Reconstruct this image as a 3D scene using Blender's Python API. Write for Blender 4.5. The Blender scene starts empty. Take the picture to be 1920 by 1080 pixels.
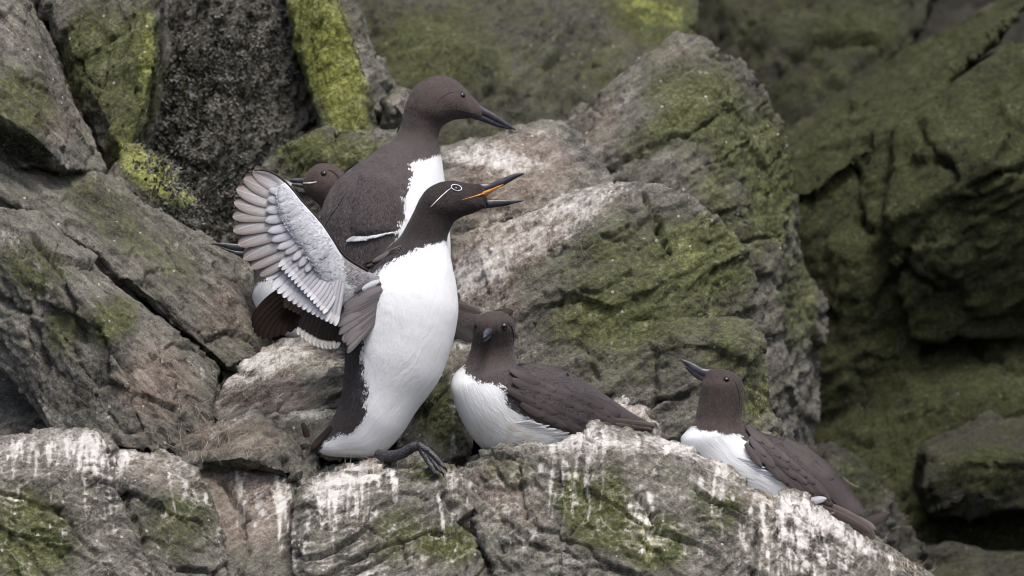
import bpy, bmesh, math, random
import numpy as np
from mathutils import Vector, Matrix
from mathutils.bvhtree import BVHTree

# ------------------------------------------------------------------ camera, sky, sun, exposure
R = math.radians
scene = bpy.context.scene
COL = scene.collection
DIST, WIDTH = 12.0, 1.48                       # metres to the standing bird, metres across the frame there
cam_d = bpy.data.cameras.new('camera')
cam = bpy.data.objects.new('camera', cam_d); COL.objects.link(cam)
cam.location = (0, -DIST, 0); cam.rotation_euler = (R(90), 0, 0)
cam_d.sensor_width = 36.0; cam_d.lens = 36.0 * DIST / WIDTH
cam_d.clip_start = 0.1; cam_d.clip_end = 500
cam_d.dof.use_dof = True; cam_d.dof.focus_distance = DIST; cam_d.dof.aperture_fstop = 6.3
scene.camera = cam
SUN_EL, SUN_AZ = 64.0, 158.0                    # azimuth clockwise from +y (the cliff lies towards +y)
w = bpy.data.worlds.new('World'); scene.world = w; w.use_nodes = True
nt = w.node_tree; bg = nt.nodes['Background']
sky = nt.nodes.new('ShaderNodeTexSky'); sky.sky_type = 'NISHITA'; sky.sun_disc = False
sky.sun_elevation = R(SUN_EL); sky.sun_rotation = R(SUN_AZ)
sky.air_density = 1.0; sky.dust_density = 6.0; sky.ozone_density = 1.0
nt.links.new(sky.outputs[0], bg.inputs[0]); bg.inputs[1].default_value = 0.12
sd = bpy.data.lights.new('sun', 'SUN'); sd.energy = 1.5; sd.angle = R(22); sd.color = (1.0, 0.98, 0.95)
so = bpy.data.objects.new('sun', sd); COL.objects.link(so)
a = R(SUN_AZ); sv = Vector((math.sin(a)*math.cos(R(SUN_EL)), math.cos(a)*math.cos(R(SUN_EL)), math.sin(R(SUN_EL))))
so.rotation_euler = (-sv).to_track_quat('-Z', 'Y').to_euler(); so.location = sv * 20
vs = scene.view_settings; vs.view_transform = 'Standard'; vs.look = 'None'; vs.gamma = 1.0; vs.use_curve_mapping = False
vs.exposure = 0.85
scene.cycles.use_denoising = True
scene.cycles.filter_width = 1.1

rng = np.random.default_rng(7); random.seed(7)

def P(px, py, y=0.0):                          # a point seen at photo pixel (px, py), y metres behind the standing bird
    s = (DIST + y) / DIST * WIDTH / 1920
    return ((px - 960) * s, y, (540 - py) * s)

def to_px(V):
    s = (DIST + V[:, 1]) / DIST * WIDTH / 1920
    return V[:, 0] / s + 960, 540 - V[:, 2] / s

# ------------------------------------------------------------------ numpy noise
NT = 64
TAB = rng.random((NT, NT, NT)).astype(np.float32)
def vnoise(p):
    i = np.floor(p).astype(np.int64); f = (p - i).astype(np.float32); f = f*f*f*(f*(f*6-15)+10)
    x0, y0, z0 = (i[:, k] % NT for k in range(3)); x1, y1, z1 = ((i[:, k]+1) % NT for k in range(3))
    fx, fy, fz = f[:, 0], f[:, 1], f[:, 2]
    c = lambda a, b, d: TAB[a, b, d]
    x00 = c(x0,y0,z0)*(1-fx)+c(x1,y0,z0)*fx; x10 = c(x0,y1,z0)*(1-fx)+c(x1,y1,z0)*fx
    x01 = c(x0,y0,z1)*(1-fx)+c(x1,y0,z1)*fx; x11 = c(x0,y1,z1)*(1-fx)+c(x1,y1,z1)*fx
    return ((x00*(1-fy)+x10*fy)*(1-fz) + (x01*(1-fy)+x11*fy)*fz)*2-1
def fbm(p, f, o=4, gain=.5):
    r = 0; am = 1; t = 0
    for k in range(o):
        r = r + am*vnoise(p*f + 17.3*k); t += am; am *= gain; f *= 2.03
    return r/t
JT = rng.random((32, 32, 32, 3)).astype(np.float32)
GT = (rng.random((32, 32, 32, 4))*2-1).astype(np.float32)
def cells(p):                                   # -> F1, F2, per-cell random (4), vector from the seed
    i = np.floor(p).astype(np.int64); n = len(p)
    f1 = np.full(n, 9., np.float32); f2 = np.full(n, 9., np.float32); idx = np.zeros((n, 3), np.int64); vec = np.zeros((n, 3), np.float32)
    for dx in (-1, 0, 1):
        for dy in (-1, 0, 1):
            for dz in (-1, 0, 1):
                c = i + (dx, dy, dz); m = c % 32
                v = (p - (c + JT[m[:, 0], m[:, 1], m[:, 2]])).astype(np.float32)
                d = np.sqrt((v*v).sum(1)); b = d < f1
                f2 = np.where(b, f1, np.minimum(f2, d)); idx[b] = m[b]; vec[b] = v[b]; f1 = np.where(b, d, f1)
    return f1, f2, GT[idx[:, 0], idx[:, 1], idx[:, 2]], vec
def sstep(a, b, x):
    t = np.clip((x-a)/(b-a), 0, 1); return t*t*(3-2*t)

# ------------------------------------------------------------------ materials
def mat(name):
    m = bpy.data.materials.new(name); m.use_nodes = True
    return m, m.node_tree.nodes, m.node_tree.links, m.node_tree.nodes['Principled BSDF']
class G:                                        # small node-graph helper
    def __init__(s, n, l): s.n, s.l = n, l
    def put(s, sock, v):
        if hasattr(v, 'is_output') or isinstance(v, bpy.types.NodeSocket): s.l.new(v, sock)
        else: sock.default_value = v
    def math(s, op, a, b=0.0, c=None, clamp=False):
        q = s.n.new('ShaderNodeMath'); q.operation = op; q.use_clamp = clamp
        s.put(q.inputs[0], a); s.put(q.inputs[1], b)
        if c is not None: s.put(q.inputs[2], c)
        return q.outputs[0]
    def sstep(s, a, b, x):
        q = s.n.new('ShaderNodeMapRange'); q.interpolation_type = 'SMOOTHSTEP'
        s.put(q.inputs[0], x); s.put(q.inputs[1], a); s.put(q.inputs[2], b); return q.outputs[0]
    def noise(s, vec, scale, detail=4, rough=.55, dist=0.0):
        q = s.n.new('ShaderNodeTexNoise'); q.inputs['Scale'].default_value = scale; q.inputs['Detail'].default_value = detail
        q.inputs['Roughness'].default_value = rough; q.inputs['Distortion'].default_value = dist
        if vec is not None: s.l.new(vec, q.inputs['Vector'])
        return q.outputs[0]
    def attr(s, name, out='Fac'):
        q = s.n.new('ShaderNodeAttribute'); q.attribute_name = name; return q.outputs[out]
    def mix(s, f, a, b, blend='MIX'):
        q = s.n.new('ShaderNodeMix'); q.data_type = 'RGBA'; q.blend_type = blend
        s.put(q.inputs[0], f); s.put(q.inputs[6], a if hasattr(a, 'links') else (*a, 1)); s.put(q.inputs[7], b if hasattr(b, 'links') else (*b, 1))
        return q.outputs[2]
    def ramp(s, f, stops):
        q = s.n.new('ShaderNodeValToRGB'); e = q.color_ramp.elements
        while len(e) < len(stops): e.new(.5)
        for k, (p, c) in enumerate(stops): e[k].position = p; e[k].color = (*c, 1)
        s.put(q.inputs[0], f); return q.outputs[0]
    def bump(s, h, strength, dist, normal=None):
        q = s.n.new('ShaderNodeBump'); q.inputs['Strength'].default_value = strength; q.inputs['Distance'].default_value = dist
        s.l.new(h, q.inputs['Height'])
        if normal is not None: s.l.new(normal, q.inputs['Normal'])
        return q.outputs[0]
    def mapping(s, vec, scale, rot=(0, 0, 0)):
        q = s.n.new('ShaderNodeMapping'); q.vector_type = 'TEXTURE'; q.inputs['Scale'].default_value = tuple(1/k for k in scale); q.inputs['Rotation'].default_value = rot
        s.l.new(vec, q.inputs['Vector']); return q.outputs[0]

def rock_material(name, ang, value=1.0, green=1.0, flecks=.6):
    m, n, l, b = mat(name); g = G(n, l)
    co = n.new('ShaderNodeTexCoord').outputs['Object']
    n1 = g.noise(co, 8, 7, .6); n2 = g.noise(co, 42, 8, .65); n3 = g.noise(co, 170, 6, .72); n4 = g.noise(co, 430, 4, .7)
    st = g.noise(g.mapping(co, (12, 40, 110), (0, R(-ang), 0)), 1.0, 8, .68, .5)
    k = g.math('ADD', g.math('MULTIPLY', n1, .24), g.math('ADD', g.math('MULTIPLY', n2, .28), g.math('ADD', g.math('MULTIPLY', st, .2), g.math('ADD', g.math('MULTIPLY', n3, .28), g.math('MULTIPLY_ADD', n4, .22, -.11)))))
    v = value
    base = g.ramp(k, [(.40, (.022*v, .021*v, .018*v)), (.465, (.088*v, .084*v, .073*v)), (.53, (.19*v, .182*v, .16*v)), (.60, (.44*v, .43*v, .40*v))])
    warmc = g.ramp(k, [(.40, (.045*v, .034*v, .028*v)), (.5, (.19*v, .155*v, .132*v)), (.59, (.46*v, .42*v, .385*v))])
    base = g.mix(g.sstep(.2, .8, g.math('ADD', g.attr('warm'), g.math('MULTIPLY_ADD', n1, .8, -.4))), base, warmc)
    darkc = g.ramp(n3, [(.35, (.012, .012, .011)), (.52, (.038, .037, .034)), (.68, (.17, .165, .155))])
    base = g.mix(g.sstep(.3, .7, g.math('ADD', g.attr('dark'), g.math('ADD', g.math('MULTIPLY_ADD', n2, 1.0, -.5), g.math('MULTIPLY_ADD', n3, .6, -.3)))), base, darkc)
    # moss and algae
    mk = g.math('ADD', g.math('MULTIPLY_ADD', n2, 1.4, -.7), g.math('ADD', g.math('MULTIPLY_ADD', n3, 1.1, -.55), g.math('MULTIPLY_ADD', n4, .7, -.35)))
    mf = g.sstep(.25, .95, g.math('ADD', g.math('ADD', g.attr('moss'), g.math('MULTIPLY_ADD', n1, .9, -.40)), mk))
    dull = g.ramp(n3, [(.3, (.012*green, .018*green, .003*green)), (.5, (.056*green, .068*green, .011*green)), (.7, (.135*green, .153*green, .035*green))])
    lime = g.ramp(n3, [(.34, (.036, .043, .007)), (.5, (.150, .172, .022)), (.64, (.31, .335, .07))])
    mosc = g.mix(g.sstep(.3, .7, g.math('ADD', g.attr('lime'), g.math('ADD', g.math('MULTIPLY_ADD', n2, 1.2, -.6), g.math('MULTIPLY_ADD', n1, 1.2, -.6)))), dull, lime)
    colr = g.mix(g.math('MULTIPLY', mf, .80), base, mosc)
    # droppings
    gk = g.math('ADD', g.math('MULTIPLY_ADD', n2, 1.1, -.55), g.math('ADD', g.math('MULTIPLY_ADD', n3, .9, -.45), g.math('MULTIPLY_ADD', n4, .4, -.2)))
    vst = g.noise(g.mapping(co, (150, 60, 16)), 1.0, 5, .65, .4)
    gf = g.sstep(.12, 1.2, g.math('ADD', g.attr('guano'), g.math('ADD', gk, g.math('ADD', g.math('MULTIPLY_ADD', vst, 1.5, -.75), g.math('MULTIPLY_ADD', st, 1.2, -.6)))))
    colr = g.mix(g.math('MULTIPLY', gf, .84), colr, g.mix(gf, (.40, .355, .32), (.74, .73, .71)))
    # white flecks
    vo = n.new('ShaderNodeTexVoronoi'); vo.inputs['Scale'].default_value = 60; l.new(co, vo.inputs['Vector'])
    sp = n.new('ShaderNodeSeparateColor'); l.new(vo.outputs['Color'], sp.inputs[0])
    fl = g.math('MULTIPLY', g.math('LESS_THAN', g.math('ADD', vo.outputs['Distance'], g.math('MULTIPLY_ADD', n3, .3, -.15)), .13), g.math('GREATER_THAN', sp.outputs[0], .80))
    colr = g.mix(g.math('MULTIPLY', fl, flecks), colr, (.62, .61, .59))
    l.new(colr, b.inputs['Base Color'])
    b.inputs['Roughness'].default_value = .88; b.inputs['Specular IOR Level'].default_value = .25
    h = g.math('ADD', g.math('MULTIPLY', n2, .55), g.math('ADD', g.math('MULTIPLY', n3, .35), g.math('ADD', g.math('MULTIPLY', st, .5), g.math('MULTIPLY', n4, .14))))
    h = g.math('ADD', h, g.math('MULTIPLY', mf, .12))
    l.new(g.bump(h, 1.0, .011), b.inputs['Normal'])
    return m

def plumage_material(name, dark, head, white=(.66, .68, .71), edge=4.0):
    m, n, l, b = mat(name); g = G(n, l)
    fl = g.attr('flow', 'Vector')
    f1 = g.noise(g.mapping(fl, (60, 420, 1)), 1.0, 4, .6); f2 = g.noise(g.mapping(fl, (170, 900, 1)), 1.0, 3, .6); f3 = g.noise(fl, 45, 4)
    pat = g.math('ADD', g.attr('pat'), g.math('ADD', g.math('MULTIPLY_ADD', f1, 22, -11), g.math('MULTIPLY_ADD', f3, 12, -6)))
    wf = g.sstep(-edge*.5, edge*.5, pat)
    dk = g.mix(g.attr('warm'), dark, head)
    dk = g.mix(g.math('MULTIPLY', g.sstep(.35, .7, f1), .4), dk, tuple(c*1.35 for c in dark))
    dk = g.mix(g.math('MULTIPLY', g.sstep(.45, .7, f3), .35), dk, tuple(c*.65 for c in dark))
    wh = g.mix(g.math('MULTIPLY', g.sstep(.4, .72, f1), .22), white, tuple(c*.86 for c in white))
    wh = g.mix(g.math('MULTIPLY', g.attr('soil'), g.sstep(.35, .7, f3)), wh, (.52, .49, .43))
    l.new(g.mix(wf, dk, wh), b.inputs['Base Color'])
    b.inputs['Roughness'].default_value = .78; b.inputs['Specular IOR Level'].default_value = .2
    b.inputs['Sheen Weight'].default_value = .12; b.inputs['Sheen Roughness'].default_value = .5
    h = g.math('ADD', g.math('MULTIPLY', f1, .6), g.math('ADD', g.math('MULTIPLY', f2, .3), g.math('MULTIPLY', f3, .7)))
    f4 = g.noise(g.mapping(fl, (16, 60, 1)), 1.0, 5, .6, .8)
    h = g.math('ADD', h, g.math('MULTIPLY', f4, g.math('MULTIPLY_ADD', wf, 1.2, .6)))
    l.new(g.bump(h, .42, .0026), b.inputs['Normal'])
    return m

def feather_material(name, root, mid, rim, tip=None, rough=.62):
    """fu runs from quill to tip, fv across the vane"""
    m, n, l, b = mat(name); g = G(n, l)
    fu = g.attr('fu'); fv = g.attr('fv'); av = g.math('ABSOLUTE', fv)
    cb = n.new('ShaderNodeCombineXYZ'); g.put(cb.inputs[0], g.math('MULTIPLY_ADD', av, -2.2, g.math('MULTIPLY', fu, 9))); g.put(cb.inputs[1], g.math('MULTIPLY', fv, .25))
    oi = n.new('ShaderNodeObjectInfo').outputs['Random']; g.put(cb.inputs[2], g.math('MULTIPLY', oi, 40))
    barb = g.noise(cb.outputs[0], 6.0, 4, .7)
    c = g.mix(g.sstep(.15, .95, fu), root, mid)
    c = g.mix(g.math('MULTIPLY', g.sstep(.45, 1.0, av), .75), c, rim)
    c = g.mix(g.math('MULTIPLY', g.sstep(.8, 1.0, fu), .55), c, rim if tip is None else tip)
    if tip is not None: c = g.mix(g.sstep(.74, .80, g.math('ADD', fu, g.math('MULTIPLY_ADD', barb, .2, -.1))), c, tip)
    c = g.mix(g.math('MULTIPLY', g.sstep(.4, .7, barb), .3), c, rim)
    c = g.mix(g.math('MULTIPLY', g.sstep(.06, .02, av), .5), c, tuple(min(1, x*1.15) for x in root))
    hs = n.new('ShaderNodeHueSaturation'); l.new(c, hs.inputs['Color']); g.put(hs.inputs['Value'], g.math('MULTIPLY_ADD', oi, .3, .85))
    l.new(hs.outputs[0], b.inputs['Base Color'])
    b.inputs['Roughness'].default_value = rough; b.inputs['Specular IOR Level'].default_value = .25
    l.new(g.bump(g.math('ADD', barb, g.math('MULTIPLY', g.sstep(.10, 0.0, av), .4)), .4, .0010), b.inputs['Normal'])
    return m

def plain_material(name, c, rough=.4, spec=.5, c2=None, scale=200):
    m, n, l, b = mat(name); g = G(n, l)
    co = n.new('ShaderNodeTexCoord').outputs['Object']; q = g.noise(co, scale, 4)
    l.new(g.mix(g.sstep(.35, .7, q), c, c2 or tuple(x*1.5 for x in c)), b.inputs['Base Color'])
    b.inputs['Roughness'].default_value = rough; b.inputs['Specular IOR Level'].default_value = spec
    l.new(g.bump(q, .3, .0008), b.inputs['Normal'])
    return m

M = {}
M['bill'] = plain_material('horn_bill', (.014, .015, .020), .32, .5, (.036, .040, .052), 120)
M['bill_face'] = plain_material('pale_horn_bill', (.022, .024, .030), .28, .6, (.075, .080, .095), 160)
M['gape'] = plain_material('orange_gape', (.33, .105, .008), .35, .5, (.48, .20, .015), 150)
M['eye'] = plain_material('dark_eye', (.006, .005, .006), .06, .6)
M['bridle'] = plain_material('white_bridle', (.72, .76, .80), .7, .2)
M['foot'] = plain_material('webbed_skin', (.035, .034, .042), .5, .4, (.085, .082, .095), 90)
m_, n_, l_, b_ = mat('scaly_foot'); g_m = G(n_, l_); vv = n_.new('ShaderNodeTexVoronoi'); vv.inputs['Scale'].default_value = 330
l_.new(n_.new('ShaderNodeTexCoord').outputs['Object'], vv.inputs['Vector']); l_.new(g_m.ramp(vv.outputs['Distance'], [(.1, (.060, .058, .068)), (.6, (.018, .017, .021))]), b_.inputs['Base Color'])
b_.inputs['Roughness'].default_value = .45; l_.new(g_m.bump(vv.outputs['Distance'], .8, -.0016), b_.inputs['Normal']); M['foot'] = m_
M['furrow'] = plain_material('dark_furrow', (.012, .009, .009), .9, .1)
M['under_primary'] = feather_material('underwing_primary', (.50, .50, .53), (.27, .245, .24), (.11, .085, .075))
M['under_secondary'] = feather_material('underwing_secondary', (.42, .425, .47), (.39, .39, .43), (.19, .185, .205), (.54, .545, .58))
M['under_covert'] = feather_material('underwing_covert', (.48, .49, .54), (.40, .405, .45), (.17, .165, .18))
M['white_covert'] = feather_material('white_covert', (.56, .575, .62), (.56, .575, .61), (.38, .39, .43))
M['tertial'] = feather_material('grey_tertial', (.15, .137, .147), (.125, .113, .12), (.050, .043, .045))
M['upper_primary'] = feather_material('upperwing_primary', (.022, .015, .013), (.045, .028, .022), (.014, .010, .009))
M['upper_secondary'] = feather_material('upperwing_secondary', (.014, .012, .013), (.020, .017, .018), (.010, .009, .009), (.72, .71, .70))
M['brown_feather'] = feather_material('brown_covert', (.048, .039, .039), (.055, .045, .045), (.030, .024, .024))
M['grey_feather'] = feather_material('greybrown_covert', (.050, .043, .046), (.057, .049, .051), (.036, .031, .032))
M['quill'] = feather_material('folded_quill', (.045, .036, .036), (.065, .053, .052), (.13, .105, .095))
M['straw'] = plain_material('dry_straw', (.28, .23, .16), .8, .2, (.42, .37, .29), 60)

# ------------------------------------------------------------------ object helpers
def link(name, me, m=None, parent=None):
    o = bpy.data.objects.new(name, me); COL.objects.link(o)
    if m is not None: me.materials.append(m)
    if parent is not None: o.parent = parent
    return o
def tag(o, label=None, cat=None, group=None, kind=None):
    for k, v in (('label', label), ('category', cat), ('group', group), ('kind', kind)):
        if v: o[k] = v
    return o
def mesh_np(name, V, F, attrs=None, smooth=True):
    me = bpy.data.meshes.new(name); me.from_pydata([tuple(map(float, v)) for v in V], [], F); me.update()
    if smooth: me.polygons.foreach_set('use_smooth', np.ones(len(me.polygons), bool))
    for k, v in (attrs or {}).items():
        v = np.asarray(v, np.float32)
        if v.ndim == 2:
            at = me.attributes.new(k, 'FLOAT_VECTOR', 'POINT'); at.data.foreach_set('vector', v.ravel())
        else:
            at = me.attributes.new(k, 'FLOAT', 'POINT'); at.data.foreach_set('value', v.ravel())
    return me

# ------------------------------------------------------------------ rocks
def hull_bm(bm, pts, back):
    pts = [P(*p) for p in pts]
    # the far side: the same outline drawn in a little and pushed back
    c = np.mean(pts, 0)
    bp = [(c[0]+(p[0]-c[0])*.92, back + (p[1]-c[1])*.1, c[2]+(p[2]-c[2])*.95) for p in pts]
    vs_ = [bm.verts.new(p) for p in list(pts)+bp]
    r = bmesh.ops.convex_hull(bm, input=vs_)
    bad = list({e for e in r['geom_interior'] + r['geom_unused'] if isinstance(e, bmesh.types.BMVert)})
    if bad: bmesh.ops.delete(bm, geom=bad, context='VERTS')

def blobs(px, py, L):
    r = np.zeros(len(px), np.float32)
    for (cx, cy, rx, ry, an, s) in L:
        ca, sa = math.cos(R(an)), math.sin(R(an)); dx, dy = px-cx, py-cy
        d = np.sqrt(((dx*ca+dy*sa)/rx)**2 + ((-dx*sa+dy*ca)/ry)**2)
        r = r + s*(1-sstep(.35, 1.15, d))
    return r
def streaks(px, py, line, L, n, seed):
    """droppings running down from a lip: n single runs of uneven length and width, and splashes below"""
    g_ = np.random.default_rng(seed); lx, ly = zip(*line); r = np.zeros(len(px), np.float32)
    hub = g_.uniform(lx[0], lx[-1], max(3, n//7))
    for k in range(n):
        x0 = np.clip(g_.choice(hub) + g_.normal(0, 22), lx[0], lx[-1]); y0 = np.interp(x0, lx, ly) + abs(g_.normal(0, 26)) - 8
        ln = min(L, 22*math.exp(g_.normal(.75, .75))); wd = g_.uniform(2.2, 6.5); st = g_.uniform(.35, .95); sl = g_.normal(.0, .10); fq, ph = g_.uniform(12, 40), g_.uniform(0, 6)
        t = (py-y0)/ln; m = (t > -.15) & (t < 1.05) & (np.abs(px-x0) < 60)
        if not m.any(): continue
        c = x0 + sl*(py[m]-y0) + 2.5*np.sin(py[m]/fq+ph); w_ = wd*(1.15-.75*t[m])
        r[m] = np.maximum(r[m], st*(1-sstep(.4, 1.1, np.abs(px[m]-c)/w_))*sstep(-.15, .05, t[m])*(1-sstep(.8, 1.05, t[m])))
    for k in range(n//3):
        x0 = g_.uniform(lx[0], lx[-1]); y0 = np.interp(x0, lx, ly) + g_.uniform(10, L); a_, b_ = g_.uniform(3, 9), g_.uniform(4, 13)
        d = np.hypot((px-x0)/a_, (py-y0)/b_); r = np.maximum(r, .9*(1-sstep(.5, 1.1, d)))
    return r

def rock(name, label, hulls, voxel=.0040, strata=30, amp=1.0, rough=1.0, moss=(), lime=(), guano=(), dark=(), warm=(), run=None, material=None,
         top_guano=0.0, top_moss=0.0, cat='rock', kind=None, base=(0, 0, 0, 0), group=None, ledge=.004, cracks=()):
    bm = bmesh.new()
    for pts, back in hulls: hull_bm(bm, pts, back)
    me = bpy.data.meshes.new(name); bm.to_mesh(me); bm.free()
    o = link(name, me)
    md = o.modifiers.new('r', 'REMESH'); md.mode = 'VOXEL'; md.voxel_size = voxel
    dg = bpy.context.evaluated_depsgraph_get(); me2 = bpy.data.meshes.new_from_object(o.evaluated_get(dg))
    o.modifiers.clear(); o.data = me2; bpy.data.meshes.remove(me); me = me2; me.name = name
    n = len(me.vertices); V = np.empty(n*3, np.float32); me.vertices.foreach_get('co', V); V = V.reshape(-1, 3)
    N = np.empty(n*3, np.float32); me.vertices.foreach_get('normal', N); N = N.reshape(-1, 3)
    W = V + .02*np.stack([vnoise(V*9), vnoise(V*9+31), vnoise(V*9+57)], 1)
    ca, sa = math.cos(R(strata)), math.sin(R(strata))
    S = np.stack([W[:, 0]*ca + W[:, 2]*sa, W[:, 1], -W[:, 0]*sa + W[:, 2]*ca], 1)     # x along the bedding, z across it
    d = .006*fbm(V, 5.5, 3)*amp
    q = S*np.array((7., 9., 15.)); f1, f2, g4, vec = cells(q)
    d += amp*.0075*(g4[:, 3]*.6 + (g4[:, :3]*vec).sum(1)*1.1) - amp*.006*(1-sstep(.0, .05, f2-f1))*(g4[:, 0] > .35)
    q = S*np.array((24., 30., 55.))+9; f1, f2, g4, vec = cells(q)
    d += rough*.0036*(g4[:, 3]*.6 + (g4[:, :3]*vec).sum(1)*1.2)
    f1, f2, g4, vec = cells(S*np.array((60., 80., 150.))+3); d += rough*.0016*(g4[:, 3]*.6 + (g4[:, :3]*vec).sum(1))
    rd = 1-np.abs(fbm(S*np.array((.35, .8, 1.7)), 22, 4, .6)); d += rough*.005*(rd-.75)
    d += rough*.0024*fbm(V, 60, 3, .6)
    wv = S[:, 2] + .012*fbm(S, 7, 3)            # beds that stand proud one by one
    for fr, k in ((17, .65), (43, .35)):
        ph = wv*fr; lo_ = np.floor(ph); hsh = np.modf(np.abs(np.sin(lo_*12.9898)*43758.5453))[0]; d += ledge*k*((ph-lo_)*.8 + hsh - .9)
    if cracks:
        px, py = to_px(V); px = px + 9*vnoise(V*40) + 4*vnoise(V*110); py = py + 9*vnoise(V*40+50) + 4*vnoise(V*110+9)
        for line, wd, dp in cracks:
            for (x0, y0), (x1, y1) in zip(line[:-1], line[1:]):
                ex, ey = x1-x0, y1-y0; t = np.clip(((px-x0)*ex+(py-y0)*ey)/(ex*ex+ey*ey), 0, 1)
                d = np.where(N[:, 1] < .3, np.minimum(d, d*.3 - dp*(1-sstep(.25, 1, np.hypot(px-x0-t*ex, py-y0-t*ey)/wd)) + .7*d), d)
    V2 = V + N*d[:, None]
    me.vertices.foreach_set('co', V2.ravel().astype(np.float32)); me.update()
    N2 = np.empty(n*3, np.float32); me.vertices.foreach_get('normal', N2); N2 = N2.reshape(-1, 3)
    px, py = to_px(V2); up = sstep(.25, .85, N2[:, 2])
    lo = fbm(V, 14, 3)
    A = {'moss': base[0] + .24 + 1.3*blobs(px, py, moss) + top_moss*up + .18*lo, 'lime': blobs(px, py, lime) + .1*lo,
         'guano': base[1] + 1.0*blobs(px, py, guano) + 1.0*top_guano*up*(.6+1.2*lo), 'dark': base[2] + blobs(px, py, dark), 'warm': base[3] + blobs(px, py, warm)}
    for (line, L, cut, seed, s) in (run or []): A['guano'] = A['guano']*.85 + s*streaks(px, py, line, L, cut, seed)
    for k, v in A.items():
        at = me.attributes.new(k, 'FLOAT', 'POINT'); at.data.foreach_set('value', np.ascontiguousarray(v, np.float32))
    me.polygons.foreach_set('use_smooth', np.ones(len(me.polygons), bool))
    me.materials.append(material or M['rock'])
    tag(o, label, cat, group, kind or 'thing')
    return o

M['rock'] = rock_material('weathered_rock', 35)
M['rock_down'] = rock_material('weathered_rock_dipping', -40)
M['rock_mid'] = rock_material('shade_toned_rock', 40, .68, .75, .25)  # shaded copy of the weathered rock, the shade mixed into its base colours
M['rock_far'] = rock_material('shade_darkened_rock', 25, .38, .52, .12)  # gully shade put into the colour: rock and moss both darkened

# --- the cliff behind and below everything
def cliff():
    nx, nz = 260, 180
    xs = np.linspace(-3.2, 3.2, nx); zs = np.linspace(-2.2, 3.0, nz)
    X, Z = np.meshgrid(xs, zs)
    X = X.ravel(); Z = Z.ravel()
    Y = 1.5 + 1.4*sstep(-.40, .25, X) + .25*np.clip(Z, -1, 3)
    Y = Y - 1.5*sstep(-.42, -1.1, Z)*(1-.3*sstep(.3, .8, X))
    V = np.stack([X, Y, Z], 1)
    f1, f2, g4, vec = cells(V*np.array((2.6, 2.6, 3.4)))
    V[:, 1] -= .22*(g4[:, 3]*.5+(g4[:, :3]*vec).sum(1)) + .10*fbm(V, 3, 4) + .02*fbm(V, 18, 3)
    F = [(r*nx+c, r*nx+c+1, (r+1)*nx+c+1, (r+1)*nx+c) for r in range(nz-1) for c in range(nx-1)]
    lo = fbm(V, 4, 4)
    me = mesh_np('cliff', V, F, {'moss': .25+.6*lo, 'lime': lo*0, 'guano': lo*0-.3, 'dark': .35+.3*lo, 'warm': lo*0})
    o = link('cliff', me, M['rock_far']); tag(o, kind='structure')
cliff()
rock('rock_outcrop', 'streaked grey rock filling the lower left corner', [
    ([(-60,830,-.10),(60,816,-.10),(175,806,-.10),(215,842,-.08),(-60,900,-.24),(100,890,-.24),(230,900,-.2),(-60,1150,-.32),(150,1150,-.34),(300,1150,-.3)], .1),
    ([(200,846,-.06),(300,850,-.05),(372,882,-.06),(402,945,-.1),(330,930,-.18),(250,910,-.2),(420,1000,-.14),(440,1150,-.2),(300,1150,-.3),(230,1150,-.3)], .1)],
    cracks=[([(210, 850), (230, 930), (300, 1080)], 8, 0.012), ([(0, 930), (110, 960), (180, 1040)], 7, 0.008)], voxel=.0030, strata=-20, moss=[(60,1010,110,110,0,.5),(330,980,90,90,0,.35),(40,990,50,90,0,.3)], guano=[(60,835,110,24,0,.3),(150,850,80,45,0,.2),(285,860,80,16,10,.3),(340,910,60,18,50,.4)],
    warm=[(270,880,130,50,20,.5)], dark=[(210,960,90,70,20,.35),(300,1040,90,60,0,.3)],
    run=[([(-60,830),(60,818),(175,812),(215,850),(300,870),(372,890),(420,960)], 230, 50, 3, .7)], top_guano=.5, base=(0, .10, 0, 0))
rock('rock_outcrop', 'brown gully slab between the two streaked foreground rocks', [
    ([(300,860,.02),(460,800,.05),(600,850,.02),(570,920,-.05),(440,960,-.04),(400,950,-.02),(430,1150,-.2),(620,1150,-.2)], .2)],
    cracks=[([(420, 900), (460, 980), (455, 1080)], 9, 0.014)], strata=40, warm=[(450,950,140,120,0,.7)], guano=[(500,950,60,40,-40,.35),(530,1000,40,70,20,.35)], run=[([(380,870),(480,850),(600,850)], 160, 26, 9, .9)])
rock('rock_outcrop', 'pale domed rock behind the tail of the standing bird', [
    ([(395,765,.12),(420,715,.16),(480,665,.22),(560,640,.24),(650,635,.24),(400,790,.1),(520,720,.1),(640,700,.08),(690,760,.08),(500,790,.08),(700,640,.24)], .45)],
    base=(-.1, .12, 0, .25), strata=25, guano=[(500,680,110,40,-20,.45),(600,660,60,30,0,.3)], warm=[(500,740,120,60,0,.5)], dark=[(580,715,60,25,0,.3)], top_guano=.25)
rock('boulder', 'low brown angular block left of the standing birds tail', [
    ([(318,845,.03),(455,765,.05),(475,770,.05),(500,800,.0),(560,850,-.02),(450,860,-.06),(330,875,0),(560,900,-.03)], .2)],
    strata=25, warm=[(430,820,150,60,0,.6)], guano=[(420,800,90,20,-28,.35)], dark=[(410,865,60,30,0,.3)])
rock('boulder', 'white topped block directly under the tail of the standing bird', [
    ([(490,775,.10),(560,745,.12),(650,738,.12),(700,760,.12),(550,790,.06),(640,800,.05),(560,850,.04),(640,868,.045),(500,830,.05),(700,870,.045)], .3)],
    strata=20, guano=[(600,765,80,25,-10,.6),(560,850,50,30,0,.3)], dark=[(545,815,40,35,0,.4)], warm=[(600,850,60,30,0,.4)], top_guano=.3)
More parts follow.
